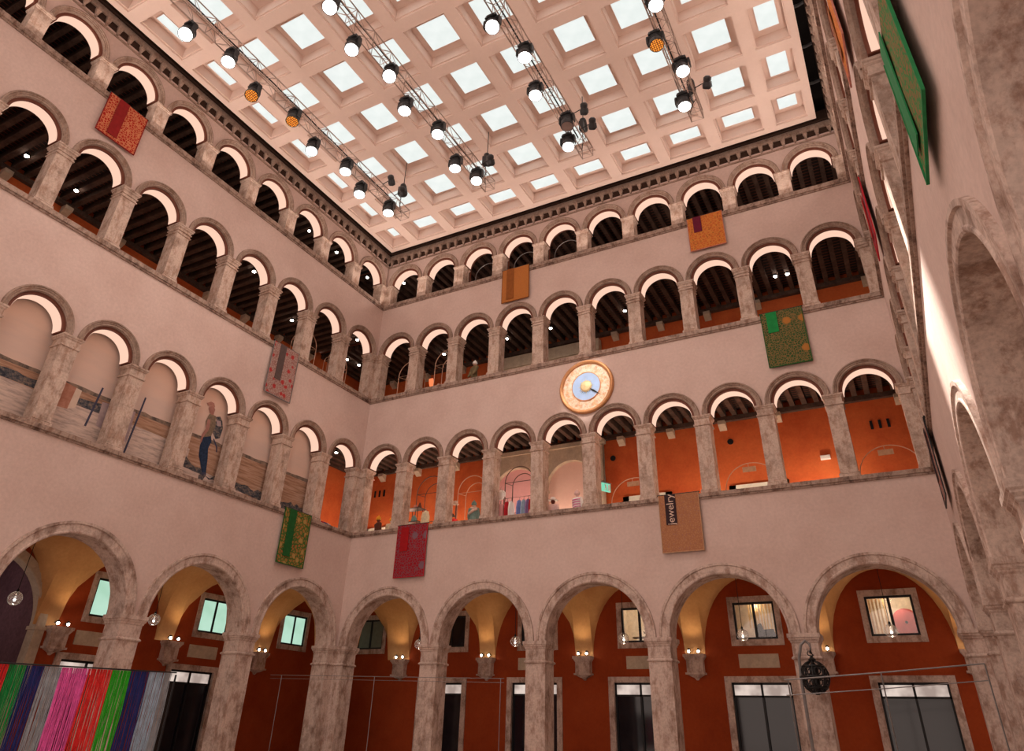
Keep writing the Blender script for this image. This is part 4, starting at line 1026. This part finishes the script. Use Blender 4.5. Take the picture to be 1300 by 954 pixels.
# ------------------------------------------------------------------ mannequins, clothes and people on the galleries
def skin_body(name, verts, edges, radii, mat, parent, sub=1):
    me = bpy.data.meshes.new(name); me.from_pydata(verts, edges, []); me.materials.append(M[mat])
    o = bpy.data.objects.new(name, me); COL.objects.link(o); o.parent = parent
    sk = o.modifiers.new('skin', 'SKIN')
    if me.skin_vertices:
        for k, v in enumerate(me.skin_vertices[0].data): v.radius = radii[k] if isinstance(radii[k], tuple) else (radii[k],) * 2; v.use_root = (k == 0)
    if not me.skin_vertices:
        bm = bmesh.new(); bm.from_mesh(me); ly = bm.verts.layers.skin.verify()
        bm.verts.ensure_lookup_table()
        for v, r in zip(bm.verts, radii): v[ly].radius = r if isinstance(r, tuple) else (r, r); v[ly].use_root = (v.index == 0)
        bm.to_mesh(me); bm.free()
    s = o.modifiers.new('sub', 'SUBSURF'); s.levels = sub; s.render_levels = sub + 1
    return o
def figure(name, lab, cat, loc, rot, coat, head, hat=None, hatstyle='beanie', scarf=None, stripes=None, arm=0., base='black', hgt=1.85, plinth=.45, grp=None, backpk=None):
    t = thing(name, lab, cat, loc, rot, grp); h = hgt
    # one continuous body: pelvis, chest, neck, arms, legs
    P = [(0, 0, .52 * h), (0, 0, .62 * h), (0, 0, .74 * h), (0, 0, .81 * h), (0, 0, .86 * h),
         (-.19, 0, .80 * h), (-.25, -.03 - arm * .1, .62 * h), (-.20, -.12 - arm * .15, .49 * h + arm * .1), (.19, 0, .80 * h), (.25, -.03 - arm * .1, .62 * h), (.20, -.12 - arm * .15, .49 * h + arm * .1),
         (-.1, 0, .48 * h), (-.1, .0, .27 * h), (-.1, .02, .03), (.1, 0, .48 * h), (.1, 0, .27 * h), (.1, .02, .03)]
    E_ = [(0, 1), (1, 2), (2, 3), (3, 4), (3, 5), (5, 6), (6, 7), (3, 8), (8, 9), (9, 10), (0, 11), (11, 12), (12, 13), (0, 14), (14, 15), (15, 16)]
    R_ = [(.25, .17), (.21, .15), (.23, .16), (.15, .12), (.06, .06), .11, .08, .055, .11, .08, .055, .11, .08, .06, .11, .08, .06]
    P = [(x, y, z + plinth) for x, y, z in P]
    skin_body('body', P, E_, R_, coat, t)
    hz = .925 * h + plinth
    m = MB(); m.sphere((0, 0, hz), .105, 16, 12, 0, (.88, 1., 1.18)); m.add([(-.015, -.1, hz - .02), (.015, -.1, hz - .02), (0, -.13, hz - .03), (0, -.1, hz + .03)], [(0, 1, 2), (0, 2, 3), (1, 3, 2)])
    for sx in (-.092, .092): m.sphere((sx, 0, hz - .005), .025, 8, 6, 0, (.5, 1, 1.3))
    m.build('head', head, t, smooth=True)
    if hat:
        m = MB()
        if hatstyle == 'beanie': m.sphere((0, .01, hz + .05), .128, 16, 10, 0, (.95, 1.02, .95)); m.lathe([(.12, -.01), (.13, .0), (.13, .04), (.12, .05)], 16, c=(0, .01, hz)); m.sphere((0, .01, hz + .19), .035, 8, 6)
        else: m.lathe([(.001, 0), (.22, .0), (.225, .012), (.125, .02), (.12, .1), (.1, .13), (.001, .14)], 20, c=(0, 0, hz + .05))
        m.build('hat', hat, t, smooth=True)
    if scarf:
        m = MB(); m.tube([(.12 * cos(a), .11 * sin(a), .83 * h + plinth + .02 * sin(3 * a)) for a in [2 * pi * k / 14 for k in range(14)]], .06, 8, closed=True)
        m.tube([(-.2, .09, .81 * h + plinth), (0, .16, .75 * h + plinth), (.2, .1, .68 * h + plinth)], .07, 8); m.build('scarf', scarf, t, smooth=True)
    if stripes:
        m = MB()
        for k in range(5):
            z = plinth + h * (.56 + .055 * k); w = .215 + .012 * k
            m.lathe([(w, -.012), (w + .012, 0), (w, .012)], 18, c=(0, 0, z), mat=Matrix.Diagonal((1, .72, 1)))
        m.build('sweater_stripes', stripes, t)
    if plinth:
        m = MB(); m.lathe([(.3, 0), (.3, plinth - .03), (.26, plinth)], 20); m.build('plinth', base, t)
    return t
FK = figure
FK('mannequin', 'mannequin in a brown jacket and yellow beanie in the first arch, lowest gallery', 'mannequin', (.74, 1.0, FL), radians(150), 'brown', 'darkface', 'yellow', plinth=.25, hgt=1.9)
FK('mannequin', 'smaller mannequin in a white coat and yellow beanie beside the first pillar, lowest gallery', 'mannequin', (1.46, 1.15, FL), radians(200), 'cream2', 'beige', 'yellow', plinth=.2, hgt=1.85)
FK('mannequin', 'mannequin with teal coat, beige scarf and knitted beanie in the third arch, lowest gallery', 'mannequin', (6.33, 1.0, FL), radians(190), 'teal', 'beige', 'teal', scarf='beige', plinth=.45, hgt=1.85)
FK('mannequin', 'mannequin in a pink and white striped sweater in the fifth arch, lowest gallery', 'mannequin', (11.62, 1.0, FL), radians(160), 'white', 'pinkw', 'pinkw', stripes='pinkc', plinth=.35, hgt=1.85)
FK('mannequin', 'mannequin with a dark face and white sun hat beside the fifth-arch pillar, lowest gallery', 'mannequin', (10.44, 1.0, FL), 0, 'pinkw', 'darkface', 'white', 'brim', plinth=.2, hgt=1.8)
FK('person', 'person in dark jacket and white cap, third arch of the clock wall, middle gallery', 'person', (6.15, .62, 16.05), radians(-25), 'khaki', 'skin', 'white', arm=.9, plinth=.12, hgt=1.95, base='black')
FK('person', 'person with a pale cap peeking over the ledge in the seventh arch, top gallery', 'person', (15.95, 1.0, 21.7), 0, 'khaki', 'skin', 'white', plinth=0, hgt=1.72)
FK('person', 'person in navy clothes standing in the second arch of the middle gallery', 'person', (3.55, 1.2, 16.05), radians(60), 'navy', 'skin', plinth=0, hgt=1.55)
# hat stand
t = thing('hat_stand', 'bronze stand with two hats at the left of the third arch, lowest gallery', 'hat stand', (5.33, 1.0, FL))
m = MB(); m.tube([(0, 0, 0), (0, 0, 2.4)], .025, 6); m.lathe([(.2, 0), (.2, .03), (.02, .05)], 16); m.tube([(0, 0, 1.75), (-.2, 0, 1.75)], .015, 5); m.tube([(0, 0, 2.3), (-.12, 0, 2.3)], .015, 5); m.build('stand', 'wire', t)
m = MB(); m.lathe([(.001, .0), (.16, .0), (.17, .02), (.13, .03), (.12, .16), (.001, .2)], 16, c=(-.05, 0, 2.28)); m.build('upper_hat', 'beige', t)
m = MB(); m.lathe([(.001, .0), (.2, .0), (.1, .03), (.09, .1), (.001, .12)], 16, c=(-.2, 0, 1.75)); m.build('lower_hat', 'brown', t)
m = MB(); m.frus(-.12, 0, .7, 1.6, .2, .12, .16, .1); m.build('red_bag', 'red2', t)
# tiered shelf
t = thing('display_shelf', 'black tiered display stand with small goods in the second arch, lowest gallery', 'display stand', (2.95, 1.0, FL))
m = MB()
for sx in (-.3, .3):
    for sy in (-.2, .2): m.tube([(sx, sy, 0), (sx, sy, 2.35)], .016, 5)
for z, w in ((1.0, .42), (1.62, .42), (2.28, .45)): m.box(-w, w, -.28, .28, z, z + .03)
m.build('rack', 'black', t)
m = MB(); m.frus(0, 0, 2.31, 2.5, .1, .1, .06, .06); m.build('small_box', 'straw', t)
m = MB(); m.lathe([(.1, 1.65), (.16, 1.7), (.12, 1.9), (.05, 2.0)], 12, c=(-.03, 0, 0)); m.build('dark_vase', 'teal', t)
m = MB(); m.lathe([(.08, 2.31), (.1, 2.4), (.03, 2.6)], 10, c=(.25, 0, 0)); m.build('bottle', 'brown', t)
def garment(name, lab, cat, loc, c, w=.22, h=.8, rot=0, grp=None):
    t = thing(name, lab, cat, loc, rot, grp)
    m = MB(); n = 12; prof = [(w * .35, 0), (w, -.1), (w * 1.05, -h * .5), (w * 1.25, -h)]
    vs = []
    for r, z in prof:
        for j in range(n): a = 2 * pi * j / n; f = 1 + .08 * sin(3 * a); vs.append((r * cos(a) * f, r * .38 * sin(a) * f, z))
    fs = [(i * n + j, i * n + (j + 1) % n, (i + 1) * n + (j + 1) % n, (i + 1) * n + j) for i in range(3) for j in range(n)] + [tuple(range(n)), tuple(3 * n + j for j in range(n - 1, -1, -1))]
    m.add(vs, fs)
    for sx in (-1, 1): m.tube([(sx * w * .8, 0, -.06), (sx * w * 1.35, 0, -h * .35), (sx * w * 1.4, 0, -h * .75)], [.05, .045, .035], 6)
    m.build('garment', c, t)
    m = MB(); m.tube([(-w * .8, 0, -.04), (0, 0, .04), (w * .8, 0, -.04)], .01, 5); m.tube([(0, 0, .04), (0, 0, .12), (.04, 0, .15)], .008, 5); m.build('hanger', 'steel', t)
    return t
t = thing('clothes_rail', 'bronze clothes rail in the fourth arch, lowest gallery', 'clothes rail', (8.7, .95, FL))
m = MB(); m.tube([(-.75, 0, 0), (-.75, 0, 2.25), (.75, 0, 2.25), (.75, 0, 0)], .02, 6); m.tube([(-.75, -.25, 0), (-.75, .25, 0)], .02, 5); m.tube([(.75, -.25, 0), (.75, .25, 0)], .02, 5); m.build('frame', 'wire', t)
for x, c, w in ((8.15, 'redc', 'red coat hanging at the left of the rail'), (8.36, 'white', 'narrow white shawl hanging beside the red coat'), (8.78, 'blue', 'light blue coat hanging in the middle of the rail'), (9.0, 'lightblue', 'pale blue scarf hanging next to the light blue coat'), (9.22, 'violet', 'violet coat hanging right of the pale scarf'), (9.4, 'redc', 'dark red coat at the right end of the rail')):
    garment('hanging_garment', w + ', fourth arch', 'garment', (x, .95, FL + 2.1), c, .11, 1.0, radians(70), 'garments on the clothes rail')
garment('hanging_garment', 'white and beige cape displayed in the second arch, lowest gallery', 'garment', (3.62, .95, FL + 2.15), 'cream2', .15, .85)
garment('hanging_garment', 'white lace blouse at the left edge of the fourth arch, lowest gallery', 'garment', (7.75, 1.0, FL + 2.7), 'white', .16, .45)
t = thing('display_plinth', 'pink display plinth at the left edge of the fourth arch, lowest gallery', 'plinth', (7.72, 1.1, FL))
m = MB(); m.box(-.22, .22, -.22, .22, 0, 1.95); m.box(-.24, .24, -.24, .24, 1.95, 2.0); m.build('block', 'pinkpanel', t)
m = MB(); m.lathe([(.02, 0), (.02, .25), (.001, .26)], 8, c=(0, 0, 2.0)); m.build('stem', 'steel', t)
# folded clothes on the ledge of the left wall first arch
for k, (u, c, w) in enumerate(((1.9, 'white', 'white'), (1.6, 'redc', 'dark red'), (1.35, 'navy', 'navy'), (1.1, 'lightblue', 'pale blue'))):
    t = thing('draped_cloth', '%s scarf draped on a stand, first arch of the left wall, lowest gallery' % w, 'scarf', left.loc(u, .75, FL + 1.35), left.rot + .3 * k)
    m = MB(); n = 8
    vs = [(x * .16, .05 * sin(5 * y + x), .12 * (1 - x * x) + .05 * sin(4 * x + k) - abs(y) * .25) for y in (-.4, -.2, 0, .2, .4) for x in (-1, -.5, 0, .5, 1)]
    m.add([(a, b + yy, c_) for (a, b, c_), yy in zip(vs, [y for y in (-.2, -.1, 0, .1, .2) for _ in range(5)])] , [(5 * j + i, 5 * j + i + 1, 5 * j + i + 6, 5 * j + i + 5) for j in range(4) for i in range(4)])
    m.build('cloth', c, t)
    m = MB(); m.tube([(0, 0, -1.35), (0, 0, .06)], .02, 6); m.lathe([(.12, -1.35), (.12, -1.32), (.02, -1.3)], 12); m.build('stand', 'wire', t)
# middle gallery clutter
t = thing('curved_light', 'curved orange glowing strip in the first arch of the clock wall, middle gallery', 'light', (2.3, 2.2, 17.7))
m = MB(); 
vs = []
for i in range(9):
    a = i / 8; vs += [(-.15 + .3 * a * a, 0, .9 * (1 - a)), (.12 + .16 * a, 0, .9 * (1 - a))]
m.add([(x, y, z) for x, y, z in vs] + [(x, y + .04, z) for x, y, z in vs], [(2 * i, 2 * i + 1, 2 * i + 3, 2 * i + 2) for i in range(8)] + [(18 + 2 * i, 18 + 2 * i + 1, 18 + 2 * i + 3, 18 + 2 * i + 2) for i in range(8)])
M['orange_glow'] = glow('orange_strip', (1, .22, .08), 1.2); m.build('strip', 'orange_glow', t)
m = MB(); m.tube([(.28, .05, -2.0), (.28, .05, .1)], .02, 6); m.build('stand', 'black', t)
for k, (u, c) in enumerate(((4.45, 'skin'), (3.55, 'bluegrey'))):
    pass

# ------------------------------------------------------------------ hanging yarn curtains in the foreground, handrails, ironwork
yc_ = ['red2', 'greenc', 'navy', 'grey', 'pinkc', 'red2', 'green2', 'navy', 'lightblue', 'grey']
yn = ['red, at the far left', 'dark green', 'navy blue between green and grey', 'grey between navy and pink', 'pink', 'bright red beside the pink one', 'bright emerald green', 'navy blue beside the emerald one', 'pale blue', 'pale grey, at the right end']
ax, ay, az = 6., -17.75, 2.52; bx, by, bz = 6., -13.15, 2.63
wd = [.42, .38, .40, .40, .64, .60, .52, .50, .46, .22]; tot = sum(wd); s0 = 0
t = thing('curtain_rail', 'thin dark rail carrying the row of coloured yarn curtains', 'rail', (6.04, -15.5, 0))
m = MB(); m.tube([(0, ay + 15.5 - .1, az + .02), (0, by + 15.5 + .1, bz + .02)], .018, 6); m.build('rail', 'black', t)
for yy in (ay + 15.4, by + 15.6):
    m = MB(); m.tube([(0, yy, 0), (0, yy, 2.6)], .025, 6); m.lathe([(.2, 0), (.2, .02), (.03, .04)], 14, c=(0, yy, 0)); m.build('post', 'black', t)
for k, w in enumerate(wd):
    a = s0 / tot; b = (s0 + w) / tot; s0 += w
    y0 = ay + (by - ay) * a; y1 = ay + (by - ay) * b; z0 = az + (bz - az) * a; z1 = az + (bz - az) * b
    m = MB(); n = 26
    for j in range(n):
        f = (j + .5) / n; y = y0 + (y1 - y0) * f; z = z0 + (z1 - z0) * f; r = (y1 - y0) / n * .56
        m.tube([(6 + random.uniform(-.02, .02), y, z), (6 + random.uniform(-.03, .03), y + random.uniform(-.01, .01), z - .9), (6 + random.uniform(-.04, .04), y + random.uniform(-.015, .015), z - 1.9 + random.uniform(-.05, .05))], r, 5)
    tag(m.build('yarn_curtain', yc_[k]), 'curtain of hanging yarn, ' + yn[k], 'curtain', 'row of coloured yarn curtains')
def rail(name, lab, pts, zlow, posts, r=.02):
    t = thing(name, lab, 'handrail', (0, 0, 0))
    m = MB(); m.tube(pts, r, 6); m.build('top_rail', 'steel', t)
    m = MB(); m.tube([(x, y, z - zlow) for x, y, z in pts], r * .7, 6); m.build('lower_rail', 'steel', t)
    for x, y, z in posts: m = MB(); m.tube([(x, y, 0), (x, y, z)], r, 6); m.build('post', 'steel', t)
rail('handrail', 'thin steel handrail rising in front of the last ground arch of the clock wall', [(19.9, -4, 2.98), (22.4, -4, 3.15), (24.83, -4, 3.34), (24.9, -3.0, 3.34)], .38, [(20.0, -4, 3.0), (22.4, -4, 3.15), (24.83, -4, 3.34)])
rail('handrail', 'thin steel handrail in front of the first ground arches beside the corner', [(-.2 + .5, -4, 3.2), (5.5, -4, 3.12), (10.93, -4, 3.04)], .12, [(.9, -4, 3.19), (5.5, -4, 3.12), (10.8, -4, 3.04)], .011)
# wrought iron lantern
t = thing('iron_lantern', 'black wrought iron scrolled lantern in front of the ground pillar before the last arch', 'lantern', (20.2, -.75, 0))
m = MB()
m.tube([(-.28 , 0, 0), (-.28, 0, 3.2), (-.24, 0, 3.8), (-.12, 0, 4.18), (.02, 0, 4.3), (.14, 0, 4.2), (.16, 0, 4.05), (.08, 0, 3.98), (.03, 0, 4.06)], [.05, .05, .045, .045, .045, .04, .03, .025, .02], 8); m.build('crane_post', 'steel', t)
m = MB(); m.tube([(.16, 0, 4.1), (.12, 0, 3.95), (.2, 0, 3.88), (.1, 0, 3.8), (.16, 0, 3.7)], .03, 6); m.tube([(.1 + .07 * cos(a), 0, 3.93 + .07 * sin(a)) for a in [k * pi / 5 for k in range(9)]], .018, 5); m.build('scroll_hook', 'black', t)
cage = Matrix.Diagonal((1, 1, 1))
m = MB(); C0 = (.14, 0, 3.25)
for k in range(8):
    a = 2 * pi * k / 8
    m.tube([(C0[0] + (.42 * sin(pi * i / 12)) * cos(a), C0[1] + (.42 * sin(pi * i / 12)) * sin(a), C0[2] + .46 * cos(pi * i / 12)) for i in range(13)], .028, 6)
    for s_ in (-1, 1):
        cx, cy = C0[0] + .36 * cos(a + pi / 8), .36 * sin(a + pi / 8)
        m.tube([(cx + .1 * cos(b_) * -sin(a + pi / 8), cy + .1 * cos(b_) * cos(a + pi / 8), C0[2] + s_ * .16 + .1 * sin(b_)) for b_ in [j * 2 * pi / 10 for j in range(10)]], .02, 5, closed=True)
for z, r in ((0, .43), (.3, .32), (-.3, .32)): m.tube([(C0[0] + r * cos(a), r * sin(a), C0[2] + z) for a in [j * 2 * pi / 20 for j in range(20)]], .035, 6, closed=True)
m.lathe([(.03, .44), (.1, .46), (.12, .5), (.05, .56), (.03, .62)], 12, c=C0); m.build('openwork_cage', 'black', t)
m = MB(); m.lathe([(.05, -.5), (.12, -.45), (.14, .3), (.06, .4)], 12, c=C0); m.build('core', 'black', t)

# ------------------------------------------------------------------ light
WARM = (1., .81, .70)
for (x, y, s_, tilt) in LIGHTS:
    if s_ == 0:
        add_light('POINT', (x, y, 22.0), PP, WARM, .2)
        add_light('SPOT', (x, y, 22.1), PW, WARM, .25, (x + tilt * .12, y - tilt * .16, 0), 172, .5)
def add_fill_strip(loc, target, length, along, power, w=.12):  # unseen area strips added to brighten the ceiling and upper walls
    d = bpy.data.lights.new('strip', 'AREA'); d.shape = 'RECTANGLE'; d.size = length; d.size_y = w; d.energy = power; d.color = WARM
    o = bpy.data.objects.new('added_fill_strip', d); COL.objects.link(o)
    z = (Vector(loc) - Vector(target)).normalized(); x = Vector(along).normalized(); y = z.cross(x).normalized(); x = y.cross(z)
    o.matrix_world = Matrix(((x.x, y.x, z.x, loc[0]), (x.y, y.y, z.y, loc[1]), (x.z, y.z, z.z, loc[2]), (0, 0, 0, 1)))
add_fill_strip((W / 2, -.25, 22.8), (W / 2, -4.5, 27), 24.5, (1, 0, 0), STRIP)
add_fill_strip((.25, -14, 22.8), (4.5, -14, 27), 26, (0, 1, 0), STRIP)
add_fill_strip((W - .5, -14, 22.8), (W - 4.7, -14, 27), 26, (0, 1, 0), STRIP)
for x in TX: add_fill_strip((x, -15, 23.5), (x, -15, 27), 18, (0, 1, 0), TSTRIP)
# stage lamp aimed at the clock, and a narrow beam grazing the right wall
add_light('SPOT', (15.2, -7.7, 22.1), CLK, (1, .93, .85), .1, (12.63, 0, 15.13), 13.2, .35)
add_light('SPOT', (20.4, -9.3, 22.1), STK, (1, .90, .80), .1, right.fn(12.8, 0, 9.0), 17, .9)
# gallery lighting of the shops
for u, f in ((-2.2, 1), (.2, 1), (3.2, 1.2), (7, 1.3), (10, 1.1), (13.5, .35), (16.9, 1.2), (21.3, 1.9), (24.4, .1)): add_light('POINT', (u, 3.7, 9.5), G2 * f, (1, .78, .6), .12)
for u, f in ((-2, .6), (2, .6), (7, 1), (12, .8), (16, 1), (20, .8), (24.4, 1.8)): add_light('POINT', (u, 3.4, 17.4), G3 * f, (1, .76, .56), .12)
for u in (1.5, 6, 11, 16): add_light('POINT', left.fn(u, 3.3, 17.6), G3, (1, .76, .56), .12)
for u in (3, 8, 13, 18): add_light('POINT', right.fn(u, 2.8, 5.4), 18, (1, .66, .42), .1)
add_light('POINT', left.fn(13.07, 8, 5.5), 60, (1, .8, .75), .2)  # unseen lamp added to lift the dark passage walls
for u in (1.5, 6.5, 11.5, 16.5, 21.5, 24): add_light('POINT', (u, 2.6, 23.3), 34, (1, .8, .66), .12)  # unseen lamps added to brighten the top gallery beams
for u in (2, 7, 12, 17, 22): add_light('POINT', left.fn(u, 2.6, 23.3), 16, (1, .8, .66), .12)  # the same added fill for the left wall's top gallery
w = bpy.data.worlds.new('ambient'); bpy.context.scene.world = w; w.use_nodes = True
w.node_tree.nodes['Background'].inputs[0].default_value = (1, .79, .69, 1); w.node_tree.nodes['Background'].inputs[1].default_value = AMB

# ------------------------------------------------------------------ camera
cd = bpy.data.cameras.new('camera'); cam = bpy.data.objects.new('camera', cd); COL.objects.link(cam)
R = ((0.8832391485936079, 0.4682258362408624, 0.02555724296912127), (-0.21824467775499592, 0.45870284991683663, -0.8613715552012313), (-0.41503959693414255, 0.7552193467825853, 0.5073321113649594))
mw = Matrix(((R[0][0], -R[1][0], -R[2][0], 23.46683), (R[0][1], -R[1][1], -R[2][1], -27.00541), (R[0][2], -R[1][2], -R[2][2], 1.62976), (0, 0, 0, 1)))
cam.matrix_world = mw
cd.sensor_fit = 'HORIZONTAL'; cd.sensor_width = 36; cd.lens = 882.032 / 1300 * 36; cd.shift_y = -(477 - 404.77) / 1300; cd.clip_end = 200; cd.clip_start = .05
sc = bpy.context.scene; sc.camera = cam
sc.view_settings.view_transform = 'Standard'; sc.view_settings.look = 'None'; sc.view_settings.gamma = 1; sc.view_settings.exposure = EXPO; sc.view_settings.use_curve_mapping = False
